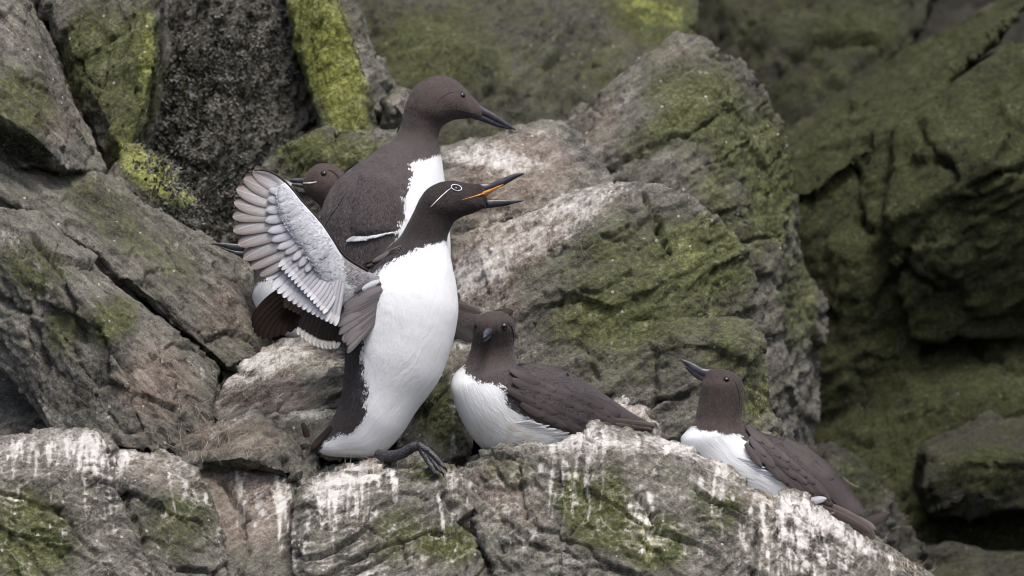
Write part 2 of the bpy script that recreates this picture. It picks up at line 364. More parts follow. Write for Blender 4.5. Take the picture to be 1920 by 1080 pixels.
rock('rock_outcrop', 'grey rock that carries the foot of the standing bird', [
    ([(545,960,-.1),(560,905,-.06),(640,882,-.04),(710,866,-.02),(745,856,-.03),(788,848,-.04),(850,880,-.05),(905,915,-.08),(918,940,-.09),(700,905,-.1),(830,905,-.12),(600,960,-.16),(780,990,-.18),(930,1060,-.12),(540,1150,-.26),(780,1150,-.28),(935,1150,-.2)], .2),
    ([(840,930,-.06),(905,918,-.06),(925,950,-.07),(965,990,-.08),(968,1030,-.1),(900,1000,-.16),(940,1060,-.16),(880,1060,-.2),(960,1150,-.2),(860,1150,-.24)], .1)],
    cracks=[([(590, 1080), (690, 1035), (780, 1000), (835, 995)], 8, 0.012), ([(835, 925), (875, 975), (935, 1065)], 12, 0.018), ([(700, 960), (760, 930), (800, 935)], 6, 0.008)], voxel=.0030, strata=28, moss=[(800,880,60,30,0,.45),(850,1020,70,50,0,.5),(760,1000,90,70,0,.3)], guano=[(650,895,90,22,-12,.55),(620,930,60,40,0,.35),(905,930,14,16,0,.8)],
    dark=[(860,960,60,30,40,.4),(720,970,80,40,0,.25)], run=[([(545,960),(640,890),(720,870),(850,885),(920,945)], 150, 42, 5, .8)], top_guano=.5, base=(0, .12, 0, 0))
rock('rock_outcrop', 'broad rock streaked white in front of the two sitting birds', [
    ([(852,882,-.02),(905,845,0),(990,830,.0),(1060,826,0),(870,900,-.08),(1000,850,-.1),(1060,850,-.12),(920,990,-.12),(1000,1000,-.2),(1130,1000,-.22),(960,1150,-.26),(1150,1150,-.3),(1160,880,-.16)], .12),
    ([(1050,828,-.02),(1108,795,.0),(1160,815,.0),(1270,830,.02),(1340,860,.0),(1120,830,-.1),(1260,865,-.14),(1050,870,-.14),(1330,900,-.14),(1050,1150,-.3),(1400,1150,-.3),(1420,960,-.16),(1200,1000,-.24),(1395,900,-.02)], .1),
    ([(1330,862,.0),(1405,910,.0),(1440,930,-.02),(1470,960,-.06),(1400,960,-.14),(1300,900,-.14),(1350,1150,-.3),(1500,1150,-.26)], .1),
    ([(1455,932,-.03),(1485,918,-.03),(1515,928,-.02),(1560,958,0),(1640,1010,.02),(1700,1058,.03),(1745,1085,.05),(1450,965,-.14),(1500,980,-.16),(1600,1060,-.14),(1420,1150,-.28),(1650,1150,-.22),(1780,1150,-.05)], .2)],
    cracks=[([(1305, 915), (1345, 940), (1400, 950)], 8, 0.014), ([(1195, 935), (1232, 990)], 7, 0.012), ([(1060, 1000), (1120, 1040), (1180, 1085)], 7, 0.01), ([(970, 880), (985, 960)], 5, 0.008), ([(1450, 990), (1520, 1080)], 7, 0.01)], voxel=.0030, strata=-30, moss=[(1080,930,50,60,0,.5),(1150,920,40,60,0,.5),(1130,990,90,60,0,.5),(1230,1020,80,70,20,.5),(1350,960,60,60,0,.35),(950,880,60,40,0,.25)],
    lime=[(1080,900,30,50,0,.5),(1215,1010,20,60,0,.4)], warm=[(920,900,80,60,0,.5),(980,960,90,60,0,.5),(1380,890,90,40,30,.4),(1560,1000,120,40,35,.5)],
    guano=[(1110,820,70,25,0,.6),(1200,835,120,22,5,.6),(1300,850,80,28,20,.6),(1380,900,70,20,40,.5),(1470,940,60,26,0,.75),(1440,985,60,30,20,.4),(1560,985,90,22,35,.7),(1650,1040,80,18,35,.6),(1520,1030,60,40,40,.4),(1000,842,90,14,-4,.4),(1340,905,40,40,20,.35)],
    dark=[(1330,930,40,18,30,.45),(1390,940,25,15,10,.5),(1170,1000,50,40,0,.3)],
    run=[([(990,832),(1060,828),(1110,798),(1160,818),(1270,832),(1340,855),(1405,903),(1475,932),(1515,930)], 190, 70, 12, .85),
         ([(1180,920),(1250,945),(1330,960),(1450,1000),(1600,1040)], 110, 36, 21, .8),
         ([(1400,930),(1475,940),(1515,938),(1560,965),(1640,1015),(1740,1085)], 170, 50, 33, .75)], base=(0, .10, 0, 0), top_guano=.6)
rock('boulder', 'small whitewashed boulder behind the tail of the sitting bird', [
    ([(1115,750,.2),(1160,728,.2),(1200,738,.2),(1245,778,.2),(1262,815,.2),(1150,790,.14),(1220,800,.14),(1130,860,.14),(1262,860,.15)], .4)],
    base=(0, .55, 0, .2), strata=-30, amp=.6, top_guano=.3, warm=[(1180,780,60,40,0,.4)])
rock('rock_outcrop', 'narrow rock pillar in the gap between standing and sitting birds', [
    ([(740,690,.2),(800,650,.2),(860,640,.22),(895,655,.22),(790,760,.12),(850,720,.12),(852,880,.08),(780,920,.06),(740,900,.08),(868,760,.16),(872,880,.12)], .5)],
    strata=60, moss=[(830,770,60,90,0,.4)], warm=[(850,680,60,40,0,.5)], guano=[(848,735,10,60,0,.6),(850,840,8,40,0,.6),(870,650,40,14,0,.5)], dark=[(865,820,30,60,0,.4)])
rock('rock_outcrop', 'large mossy green rock behind the sitting bird', [
    ([(1200,342,.42),(1260,360,.42),(1100,420,.36),(1000,480,.34),(960,570,.32),(965,660,.3),(850,450,.5),(850,560,.42),(1000,372,.55),(1120,345,.55),(1330,400,.4),(1400,470,.42),(1432,560,.44),(1300,480,.36),(1150,560,.32),(1250,600,.33),(1000,700,.29),(1150,750,.28),(1060,800,.27),(1250,820,.28),(1430,700,.42),(860,650,.35),(880,780,.3)], .9),
    ([(1010,690,.2),(1230,608,.22),(1290,600,.24),(1405,600,.28),(1422,640,.27),(1440,730,.27),(1465,812,.28),(1460,880,.28),(1280,640,.18),(1390,650,.2),(1250,820,.16),(1400,820,.18),(1150,720,.18),(1020,840,.2),(1150,850,.17)], .6)],
    cracks=[([(1212, 365), (1230, 430), (1252, 475)], 9, 0.016), ([(1222, 640), (1235, 725)], 6, 0.01), ([(1090, 640), (1120, 720)], 6, 0.008), ([(1185, 772), (1240, 750), (1295, 742)], 9, 0.016), ([(1130, 440), (1180, 430)], 7, 0.01), ([(1000, 610), (1060, 560), (1180, 520)], 6, 0.008)], strata=30, moss=[(1230,520,260,150,0,.35),(1330,480,110,90,20,.3),(1180,660,190,110,0,.2),(1380,700,90,140,0,.35),(1100,600,120,60,0,.2)],
    lime=[(1330,470,110,100,30,.30),(1410,720,60,130,0,.45),(1140,600,120,60,0,.22),(1440,780,40,60,0,.4)],
    guano=[(1000,430,230,70,-28,.62),(900,540,90,80,-30,.5),(1130,368,110,22,-20,.3)], warm=[(960,450,170,90,-28,.8),(920,580,90,80,0,.6),(1130,380,90,40,0,.4)],
    dark=[(1160,440,20,30,60,.5),(1220,410,12,40,-10,.5),(1260,760,60,14,-20,.6)])
rock('rock_outcrop', 'tall pointed rock with slanting layers behind the mossy one', [
    ([(1055,235,0.95),(1180,130,0.95),(1245,78,0.95),(1280,66,0.95),(1330,82,0.95),(1392,118,0.98),(1405,168,0.98),(1440,190,1.00),(1472,265,1.02),(1492,385,1.02),(1502,480,1.02),(1510,690,1.04),(1508,860,1.04),(1100,290,0.82),(1220,200,0.82),(1330,200,0.82),(1200,350,0.72),(1400,400,0.75),(1460,560,0.76),(1470,700,0.76),(1480,860,0.76),(1050,300,0.90),(1060,600,0.80),(1150,860,0.80)], 1.5),
    ([(1470,470,1.05),(1505,480,1.05),(1545,562,1.08),(1525,690,1.08),(1518,860,1.08),(1490,600,0.98),(1480,860,0.98)], 1.4)],
    voxel=.004, cracks=[([(1110, 335), (1250, 262), (1340, 225)], 7, 0.014), ([(1290, 330), (1440, 250)], 6, 0.012), ([(1340, 470), (1460, 440)], 6, 0.012), ([(1487, 480), (1492, 580)], 7, 0.02)], strata=33, rough=.9, ledge=.009, moss=[(1330,200,150,110,30,.42),(1400,380,120,150,0,.3),(1450,330,60,150,0,.4),(1500,560,50,120,0,.4),(1220,260,90,40,-35,.25)],
    warm=[(1120,230,60,90,40,.5),(1250,100,60,30,0,.4),(1470,650,50,160,0,.15)], dark=[(1240,290,140,20,-32,.35)], guano=[(1290,130,50,12,10,.3),(1170,190,14,30,40,.35)])
rock('rock_outcrop', 'whitewashed ledge to the right of the tallest bird', [
    ([(800,290,.62),(900,266,.66),(1000,240,.7),(1055,232,.72),(1110,300,.66),(830,340,.5),(950,330,.52),(1050,345,.52),(1150,345,.56),(850,460,.5),(1000,400,.48),(800,460,.5)], 1.0)],
    strata=20, guano=[(900,290,90,30,-5,.7),(970,310,70,25,-10,.6),(1020,250,40,14,-10,.4),(930,400,90,30,-25,.3)], warm=[(960,330,170,110,-20,.75)], top_guano=.2)
# --- upper left
rock('rock_outcrop', 'slanting brown and green rock in the top left corner', [
    ([(-60,-60,.35),(30,-20,.38),(60,60,.38),(110,180,.4),(150,250,.4),(185,320,.4),(-60,180,.2),(60,250,.22),(130,320,.27),(-60,310,.3),(100,330,.32)], .8)],
    strata=-55, moss=[(40,200,90,90,0,.35)], warm=[(110,230,70,90,60,.5),(30,60,50,60,0,.3)], dark=[(50,280,100,40,20,.7)], guano=[(20,60,30,40,0,.25)], material=M['rock_down'])
rock('rock_outcrop', 'olive mossy face with an upright ridge near top left', [
    ([(60,-60,.62),(300,-60,.55),(305,0,.55),(290,110,.5),(262,230,.48),(240,310,.46),(95,60,.62),(130,200,.6),(180,320,.55),(200,100,.56),(250,380,.5),(310,120,.7),(265,330,.62)], 1.0)],
    strata=70, moss=[(190,120,110,140,0,.5),(270,120,40,160,0,.6),(230,270,40,70,0,.6)], lime=[(275,100,22,160,5,.5),(230,300,30,60,0,.55)], guano=[(115,120,10,14,0,.7)], warm=[(120,180,30,90,0,.3)])
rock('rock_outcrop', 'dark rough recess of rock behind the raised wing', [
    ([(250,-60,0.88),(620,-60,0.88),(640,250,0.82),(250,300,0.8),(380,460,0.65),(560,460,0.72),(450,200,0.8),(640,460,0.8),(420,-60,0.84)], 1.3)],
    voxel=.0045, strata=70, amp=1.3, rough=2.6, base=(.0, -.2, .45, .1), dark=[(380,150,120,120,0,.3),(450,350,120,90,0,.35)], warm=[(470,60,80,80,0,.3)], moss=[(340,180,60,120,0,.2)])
rock('rock_slab', 'bright yellow green moss slab above the tallest bird', [
    ([(530,-60,0.76),(605,-60,0.7),(640,60,0.68),(690,170,0.66),(712,285,0.64),(615,285,0.64),(575,150,0.72),(540,0,0.76)], 1.04)],
    strata=65, amp=.6, moss=[(612,100,230,85,71,.75)], lime=[(612,100,230,80,71,.75)])
rock('rock_outcrop', 'grey rock shoulder right of the bright green slab', [
    ([(600,-60,0.85),(650,-20,0.85),(690,80,0.84),(725,150,0.82),(745,240,0.8),(600,100,0.8),(640,260,0.78),(700,200,0.76)], 1.3),
    ([(720,190,0.7),(745,165,0.72),(775,180,0.72),(780,250,0.7),(720,250,0.7),(745,200,0.65)], 0.9)],
    voxel=.005, strata=60, moss=[(640,60,60,90,0,.15)], warm=[(660,60,50,60,0,.4),(750,190,40,40,0,.4)], dark=[(700,170,30,40,0,.5)])
rock('rock_outcrop', 'low olive rock behind the back of the tallest bird', [
    ([(500,310,.64),(545,272,.62),(605,238,.62),(690,240,.64),(760,240,.66),(780,330,.62),(500,450,.62),(640,420,.60),(780,460,.62),(600,290,.58)], 1.0)],
    strata=20, moss=[(620,300,140,70,0,.45),(560,270,60,20,-30,.4)], dark=[(540,400,60,60,0,.4)], guano=[(660,244,40,6,0,.4)])
rock('boulder', 'small lime green topped block left of the dark recess', [
    ([(205,345,.42),(235,275,.46),(265,275,.46),(330,330,.42),(375,395,.4),(290,360,.36),(215,350,.38),(372,428,.4),(290,405,.36),(230,372,.38)], .7)],
    strata=-35, amp=.6, moss=[(290,330,120,48,38,.65)], lime=[(290,325,120,42,38,.7)], dark=[(320,400,60,25,25,.6),(240,365,30,20,0,.5)], material=M['rock_down'])
# --- left slabs
rock('rock_slab', 'long sloping grey slab above the dark diagonal crack', [
    ([(-60,285,.3),(30,305,.32),(110,330,.34),(210,340,.36),(340,430,.36),(440,480,.36),(485,510,.38),(502,600,.34),(507,655,.32),(428,690,.24),(305,578,.22),(185,472,.22),(75,382,.24),(-60,325,.24),(300,500,.26)], .7)],
    cracks=[([(320, 470), (335, 500), (365, 520)], 8, 0.012), ([(400, 490), (440, 590)], 5, 0.008), ([(120, 340), (250, 440)], 5, 0.006)], strata=-40, moss=[(200,400,120,60,40,.3),(320,480,80,50,40,.25)], warm=[(430,580,80,90,40,.6),(80,330,70,30,20,.4),(260,480,90,40,40,.25)], guano=[(340,470,50,10,40,.3),(450,520,30,30,0,.25)], material=M['rock_down'])
rock('rock_slab', 'brown ridged slab below the dark diagonal crack at left', [
    ([(-60,395,.2),(0,402,.2),(65,398,.19),(178,490,.17),(297,592,.16),(410,698,.14),(390,800,.06),(320,845,.02),(170,555,.06),(185,610,.04),(270,800,-.0),(265,845,0),(0,480,.14),(95,700,.1),(-60,600,.2),(110,840,.05)], .5)],
    cracks=[([(0, 560), (60, 600), (90, 690)], 9, 0.015), ([(200, 640), (240, 700), (262, 800)], 7, 0.01), ([(292, 630), (330, 700), (340, 760)], 6, 0.008), ([(60, 440), (130, 540), (150, 640)], 8, 0.014)], strata=-42, moss=[(60,500,90,60,30,.35),(210,600,50,70,50,.4),(120,620,50,60,0,.4)], warm=[(290,720,110,110,40,.7),(210,590,60,90,40,.3)], guano=[(50,480,60,18,40,.35),(85,560,14,50,20,.5),(185,740,18,30,0,.4),(370,690,30,14,50,.5),(20,440,40,20,30,.3)], dark=[(130,600,60,120,20,.35),(200,700,50,60,0,.2)], material=M['rock_down'])
rock('boulder', 'shadowed grey rock under the left slab', [
    ([(-60,700,.3),(40,690,.3),(120,740,.25),(160,830,.15),(-60,840,.15),(60,800,.16)], .6)], strata=20, dark=[(40,740,90,60,0,.5)], warm=[(60,800,90,30,0,.4)])
# --- farther cliffs, out of focus
rock('rock_outcrop', 'blurred grey green rock face behind the tallest bird', [
    ([(600,-60,1.6),(1000,-60,1.7),(1330,-60,1.9),(640,320,1.2),(900,320,1.2),(1150,300,1.3),(1290,100,1.6),(900,100,1.3)], 2.5)],
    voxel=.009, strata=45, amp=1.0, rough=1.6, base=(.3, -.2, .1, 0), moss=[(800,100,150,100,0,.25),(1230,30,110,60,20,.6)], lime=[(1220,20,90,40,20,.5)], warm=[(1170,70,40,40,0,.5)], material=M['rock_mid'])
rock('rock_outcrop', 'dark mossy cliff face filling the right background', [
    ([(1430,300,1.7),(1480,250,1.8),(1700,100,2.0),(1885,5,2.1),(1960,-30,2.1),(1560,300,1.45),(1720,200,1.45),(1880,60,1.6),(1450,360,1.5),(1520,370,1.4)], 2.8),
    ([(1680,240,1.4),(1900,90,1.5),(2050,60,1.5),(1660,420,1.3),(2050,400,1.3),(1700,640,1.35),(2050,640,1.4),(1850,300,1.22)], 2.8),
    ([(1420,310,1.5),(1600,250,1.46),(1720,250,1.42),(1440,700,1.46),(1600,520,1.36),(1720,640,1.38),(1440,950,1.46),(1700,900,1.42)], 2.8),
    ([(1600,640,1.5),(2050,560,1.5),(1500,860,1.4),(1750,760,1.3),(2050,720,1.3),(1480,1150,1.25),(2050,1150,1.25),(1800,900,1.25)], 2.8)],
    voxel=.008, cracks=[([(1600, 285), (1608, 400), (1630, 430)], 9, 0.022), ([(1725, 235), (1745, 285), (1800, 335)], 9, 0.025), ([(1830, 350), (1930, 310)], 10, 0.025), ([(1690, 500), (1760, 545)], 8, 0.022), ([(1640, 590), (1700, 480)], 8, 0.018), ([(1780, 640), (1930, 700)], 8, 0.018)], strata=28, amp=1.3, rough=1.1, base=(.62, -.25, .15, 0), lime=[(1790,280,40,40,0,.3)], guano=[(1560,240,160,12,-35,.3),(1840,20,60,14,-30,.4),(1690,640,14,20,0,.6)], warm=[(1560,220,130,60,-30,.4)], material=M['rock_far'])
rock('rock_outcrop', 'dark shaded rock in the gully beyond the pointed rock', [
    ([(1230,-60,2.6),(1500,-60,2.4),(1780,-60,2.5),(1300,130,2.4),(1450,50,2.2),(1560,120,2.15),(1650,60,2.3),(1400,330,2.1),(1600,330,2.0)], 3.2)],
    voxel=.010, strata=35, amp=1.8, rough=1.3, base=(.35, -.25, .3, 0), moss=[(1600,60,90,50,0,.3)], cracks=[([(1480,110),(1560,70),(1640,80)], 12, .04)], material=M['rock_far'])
rock('boulder', 'blurred green block in the lower right background', [
    ([(1740,850,1.2),(1880,780,1.25),(2050,780,1.25),(1730,920,1.12),(1800,860,1.1),(2050,860,1.08),(2050,960,1.1),(1750,970,1.14)], 1.6),
    ([(1690,1035,1.1),(1780,1025,1.1),(2050,1030,1.1),(1650,1150,1.0),(2050,1150,1.0)], 1.6)],
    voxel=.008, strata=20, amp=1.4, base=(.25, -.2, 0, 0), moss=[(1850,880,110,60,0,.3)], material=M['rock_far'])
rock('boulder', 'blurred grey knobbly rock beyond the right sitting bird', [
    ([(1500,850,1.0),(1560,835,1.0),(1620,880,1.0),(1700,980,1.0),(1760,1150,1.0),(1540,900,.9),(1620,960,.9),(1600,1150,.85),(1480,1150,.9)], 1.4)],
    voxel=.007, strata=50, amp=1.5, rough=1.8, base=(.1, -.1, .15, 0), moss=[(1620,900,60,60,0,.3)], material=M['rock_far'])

# ------------------------------------------------------------------ birds
def catmull(S, sub):
    S = np.asarray(S, float); n = len(S); out = []
    for i in range(n-1):
        p0, p1, p2, p3 = S[max(i-1, 0)], S[i], S[i+1], S[min(i+2, n-1)]
        for k in range(sub):
            t = k/sub
            out.append(.5*((2*p1)+(-p0+p2)*t+(2*p0-5*p1+4*p2-p3)*t*t+(-p0+3*p1-3*p2+p3)*t**3))
    out.append(S[-1]); return np.array(out)
def poly_sd(px, py, poly):
    d = np.full(len(px), 1e9); ins = np.zeros(len(px), bool)
    for i in range(len(poly)):
        x0, y0 = poly[i]; x1, y1 = poly[(i+1) % len(poly)]
        ex, ey = x1-x0, y1-y0; t = np.clip(((px-x0)*ex+(py-y0)*ey)/(ex*ex+ey*ey+1e-9), 0, 1)
        d = np.minimum(d, np.hypot(px-x0-t*ex, py-y0-t*ey))
        c = ((y0 > py) != (y1 > py)); ins ^= c & (px < (x1-x0)*(py-y0)/(y1-y0+1e-12)+x0)
    return np.where(ins, d, -d)
def loft(stations, y0, ratio, sub=7, ring=44, lump=.0, pw=1.0):
    """stations (ax, ay, bx, by, dy, ratio): the two outline points in photo pixels, depth and thickness of each cross-section"""
    S = []
    for s in stations:
        s = list(s)+[0, None][len(s)-4:] if len(s) < 6 else list(s)
        if s[5] is None: s[5] = ratio
        S.append(s)
    S = catmull(S, sub); V = []; U = []; L = 0; prev = None
    th = np.linspace(0, 2*math.pi, ring, endpoint=False)
    for s in S:
        A = np.array(P(s[0], s[1], y0+s[4])); B = np.array(P(s[2], s[3], y0+s[4])); c = (A+B)/2; h = (A-B)/2
        r = np.linalg.norm(h)*s[5]
        if prev is not None: L += np.linalg.norm(c-prev)
        prev = c
        for t in th:
            ct, st = math.cos(t), math.sin(t)
            V.append(c + h*ct + np.array((0, r*math.copysign(abs(st)**pw, st), 0))); U.append((L, (t if t < math.pi else t-2*math.pi)*.045, 0))
    n = len(S); F = [(i*ring+j, i*ring+(j+1) % ring, (i+1)*ring+(j+1) % ring, (i+1)*ring+j) for i in range(n-1) for j in range(ring)]
    V.append(np.mean(V[:ring], 0)); U.append(U[0]); k = len(V)-1; F += [(k, (j+1) % ring, j) for j in range(ring)]
    V.append(np.mean(V[(n-1)*ring:n*ring], 0)); U.append(U[-2]); k = len(V)-1; F += [(k, (n-1)*ring+j, (n-1)*ring+(j+1) % ring) for j in range(ring)]
    V = np.array(V)
    if lump:
        c = V - V.mean(0); N = c/np.linalg.norm(c, axis=1)[:, None]; V = V + N*(lump*fbm(V, 30, 3))[:, None]
    return V, F, np.array(U)

CAMP = Vector((0, -DIST, 0))
def barbs(V, F, fwd, at, n, scale=1.0, seed=1):
    """short overlapping feather tips lying on a skin, pointing against `fwd`"""
    g_ = np.random.default_rng(seed)
    Q = np.array([f if len(f) == 4 else (*f, f[-1]) for f in F]); a_, b_, c_, d_ = (V[Q[:, k]] for k in range(4))
    nr = np.cross(c_-a_, d_-b_); ar = np.linalg.norm(nr, axis=1)+1e-12; nr = nr/ar[:, None]
    if 'cen' in at: nr = nr*np.sign((nr*(a_-at['cen'][Q[:, 0]])).sum(1))[:, None]
    size = at['size'][Q[:, 0]]; L = (.0014+.050*size)*scale
    wq = (ar/L**1.5)*np.where(at['pat'][Q[:, 0]] > 9, .0, 1.0); k = g_.choice(len(Q), n, p=wq/wq.sum()); u, v = g_.random(n)[:, None], g_.random(n)[:, None]
    p = (a_[k]*(1-u)+b_[k]*u)*(1-v)+(d_[k]*(1-u)+c_[k]*u)*v
    f = -fwd[k]; N = nr[k]; f = f - N*(f*N).sum(1)[:, None]; f /= np.linalg.norm(f, axis=1)[:, None]+1e-9
    f = f + np.cross(N, f)*g_.normal(0, .22, n)[:, None]; sd = np.cross(N, f); l_ = (L[k]*g_.uniform(.7, 1.3, n))[:, None]; w_ = l_*.16
    hgt = l_*g_.uniform(.03, .10, n)[:, None]
    W = np.stack([p - N*l_*.02, p+f*l_*.55+sd*w_+N*hgt*.7, p+f*l_+N*hgt, p+f*l_*.55-sd*w_+N*hgt*.7], 1).reshape(-1, 3)
    i = np.arange(n)*4; FF = np.stack([i, i+3, i+2, i+1], 1).tolist()
    A = {}
    for key, val in at.items():
        if key in ('size', 'cen'): continue
        x = val[Q[k, 0]]; A[key] = np.repeat(x, 4, axis=0)
    kk = np.where(at['pat'][Q[k, 0]] > 0, .10, .26)[:, None]
    NN = N + kk*np.cross(N, f)*g_.normal(0, 1, n)[:, None] + kk*.8*f*g_.normal(0, 1, n)[:, None]; NN /= np.linalg.norm(NN, axis=1)[:, None]
    return W, FF, A, np.repeat(NN, 4, axis=0)

class Bird:
    def __init__(s, label, base, dark, head, y0, stations, ratio, white, warm_y=None, soil=None, lump=.0012, sub=7):
        s.y0 = y0
        s.root = bpy.data.objects.new('guillemot', None); COL.objects.link(s.root); s.base = Vector(P(*base)); s.root.location = s.base
        tag(s.root, label, 'seabird', 'guillemots on the ledge')
        V, F, U = loft(stations, y0, ratio, sub, lump=lump)
        px, py = to_px(V); pat = np.full(len(V), -99.)
        for poly in white: pat = np.maximum(pat, poly_sd(px, py, poly))
        wm = sstep(warm_y[1], warm_y[0], py) if warm_y else px*0
        sl = blobs(px, py, soil) if soil else px*0
        s.mat = plumage_material('plumage', dark, head)
        me = mesh_np('body', V, F, {'pat': pat, 'warm': wm, 'soil': sl, 'flow': U})
        s.body = s.add('body', me, s.mat)
        ring = 44; nr_ = (len(V)-2)//ring; cen = V[:-2].reshape(nr_, ring, 3).mean(1); size = np.linalg.norm(V[:-2].reshape(nr_, ring, 3)-cen[:, None], axis=2).ravel(); size = np.append(size, [size[0], size[-1]])
        nq = (nr_-1)*ring; Fq = F[:nq]; fw_ = np.array([V[f[3]]+V[f[2]]-V[f[0]]-V[f[1]] for f in Fq])
        W, FF, A, NN = barbs(V, Fq, fw_, {'pat': pat, 'warm': wm, 'soil': sl, 'flow': U, 'size': size, 'cen': np.append(np.repeat(cen, ring, axis=0), cen[[0, -1]], axis=0)}, 30000, 1.0, int(base[0]))
        s.coat(W, FF, A, NN, s.mat)
        s.bvh = BVHTree.FromPolygons([tuple(v) for v in V], F)
    def coat(s, W, FF, A, NN, m, parent=None):
        me = mesh_np('plumage', W, FF, A); o = s.add('plumage', me, m, parent)
        me.normals_split_custom_set_from_vertices([tuple(v) for v in NN]); tag(o, kind='stuff')
    def add(s, name, me, m, parent=None):
        me.transform(Matrix.Translation(-s.base))          # mesh data lives in the bird's own frame
        o = link(name, me, m, parent or s.root); return o
    def hit(s, px, py, off=0.0, bvh=None):
        bvh = bvh or s.bvh
        d = (Vector(P(px, py, 0)) - CAMP).normalized()
        h, nrm, i, _ = bvh.ray_cast(CAMP, d)
        if h is None:
            h2, nrm, i, _ = bvh.find_nearest(Vector(P(px, py, s.y0)))
            h = Vector(P(px, py, h2.y)); 
        if nrm.y > 0.2: nrm = -nrm
        return h + nrm*off, nrm
    def loft(s, name, st, y0, ratio, m, sub=5, ring=20, parent=None, attrs=True, lump=0, pw=1.0, white=None):
        V, F, U = loft(st, y0, ratio, sub, ring, lump, pw)
        px, py = to_px(V); n = len(V)
        at = {'pat': np.full(n, -99.), 'warm': np.zeros(n), 'soil': np.zeros(n), 'flow': U}
        if white:
            at['pat'] = np.maximum.reduce([poly_sd(px, py, q) for q in white])
        return s.add(name, mesh_np(name, V, F, at), m, parent)
    def tube(s, name, pts, rad, m, parent=None, ring=8, sub=4, flat=1.0):
        C = catmull([list(p)+[r] for p, r in zip(pts, rad)], sub); V = []; F = []
        for i, c in enumerate(C):
            t = Vector(C[min(i+1, len(C)-1)][:3]-C[max(i-1, 0)][:3]).normalized()
            u = t.cross(Vector((0, 1, 0))).normalized(); v = t.cross(u).normalized()
            for j in range(ring):
                an = 2*math.pi*j/ring; V.append(Vector(c[:3])+u*math.cos(an)*c[3]*flat+v*math.sin(an)*c[3])
        F = [(i*ring+j, i*ring+(j+1) % ring, (i+1)*ring+(j+1) % ring, (i+1)*ring+j) for i in range(len(C)-1) for j in range(ring)]
        F += [tuple(range(ring))[::-1], tuple((len(C)-1)*ring+j for j in range(ring))]
        return s.add(name, mesh_np(name, V, F), m, parent)
    def eye(s, px, py, r=.0042, flat=.75, off=-.0022):
        r *= 1.15
        c, nrm = s.hit(px, py, off)
        bm = bmesh.new(); bmesh.ops.create_icosphere(bm, subdivisions=3, radius=r)
        me = bpy.data.meshes.new('eye'); bm.to_mesh(me); bm.free(); me.polygons.foreach_set('use_smooth', np.ones(len(me.polygons), bool)); me.transform(Matrix.Translation(c))
        return s.add('eye', me, M['eye'])
    def line(s, name, pp, r, m, off=0.0003, taper=True):
        C = catmull(pp, 5); pts = [s.hit(x, y, off)[0] for x, y in C]; n = len(pts)
        return s.tube(name, pts, [r*(.35+.65*math.sin(math.pi*(.5 if not taper else max(.02, min(.98, i/(n-1)))))) for i in range(n)], m, sub=1, ring=6)
    def feather(s, name, base, tip, wid, m, depth=None, bend=0.0, lift=(0, .0), parent=None, nu=9, nv=5, camber=.12, blunt=7, root_w=.5, roll=0.0, bvh=None):
        """a single vane from quill `base` to `tip` (photo pixels); depth (d0, d1) gives its own y, else it lies on the body"""
        bx, by = base; tx, ty = tip; dx, dy = tx-bx, ty-by; ln = math.hypot(dx, dy); nx, ny = -dy/ln, dx/ln
        V = []; fu = []; fv = []
        for i in range(nu):
            t = 1-(1-i/(nu-1))**1.8; wv = wid*.5*(root_w+(1-root_w)*min(1, t/.45)**.7)*max(0.004, (1-t**blunt))**.5
            for j in range(nv):
                q = -1+2*j/(nv-1); b = bend*math.sin(math.pi*t)
                x = bx+dx*t+nx*(b+q*wv); y = by+dy*t+ny*(b+q*wv)
                if depth is None: p, _ = s.hit(x, y, lift[0]+(lift[1]-lift[0])*t*t - .0008*q*q, bvh)
                else:
                    yy = depth[0]+(depth[1]-depth[0])*t + camber*wid*.00030*q*q + roll*q*wid*.00077
                    p = Vector(P(x, y, yy))
                V.append(p); fu.append(t); fv.append(q)
        F = [(i*nv+j, i*nv+j+1, (i+1)*nv+j+1, (i+1)*nv+j) for i in range(nu-1) for j in range(nv-1)]
        return s.add(name, mesh_np(name, V, F, {'fu': fu, 'fv': fv}), m, parent)
    def shell(s, name, poly, thick, m, cell=5, soft=18, parent=None, down=(-.35, 1)):
        """a folded wing: a raised panel lying on the body inside `poly`"""
        xs = [p[0] for p in poly]; ys = [p[1] for p in poly]
        gx = np.arange(min(xs)-4, max(xs)+5, cell); gy = np.arange(min(ys)-4, max(ys)+5, cell)
        X, Y = np.meshgrid(gx, gy); sd_ = poly_sd(X.ravel(), Y.ravel(), poly).reshape(X.shape)
        idx = -np.ones(X.shape, int); V = []; U = []
        for r in range(X.shape[0]):
            for c in range(X.shape[1]):
                if sd_[r, c] > -cell*1.2:
                    q_ = max(0., min(1., (sd_[r, c]+2)/soft)); h = thick*q_*q_*(3-2*q_) - .0012
                    idx[r, c] = len(V); p, _ = s.hit(X[r, c], Y[r, c], h); V.append(p); U.append((Y[r, c]*.00077, X[r, c]*.00077, 0))
        F = []
        for r in range(X.shape[0]-1):
            for c in range(X.shape[1]-1):
                q = (idx[r, c], idx[r, c+1], idx[r+1, c+1], idx[r+1, c])
                if min(q) >= 0: F.append(q)
        n = len(V); at = {'pat': np.full(n, -99.), 'warm': np.zeros(n), 'soil': np.zeros(n), 'flow': np.array(U)}
        o = s.add(name, mesh_np(name, V, F, at), m, parent); Va = np.array([tuple(v) for v in V])
        at.update(size=np.full(n, .07), cen=Va + np.array((0, .1, 0))); fd = -np.array((down[0], 0, -down[1]), float)
        W, FF, A, NN = barbs(Va, F, np.tile(fd, (len(F), 1)), at, max(600, len(F)*9), .9, 5)
        s.coat(W, FF, A, NN, m, o)
        return o

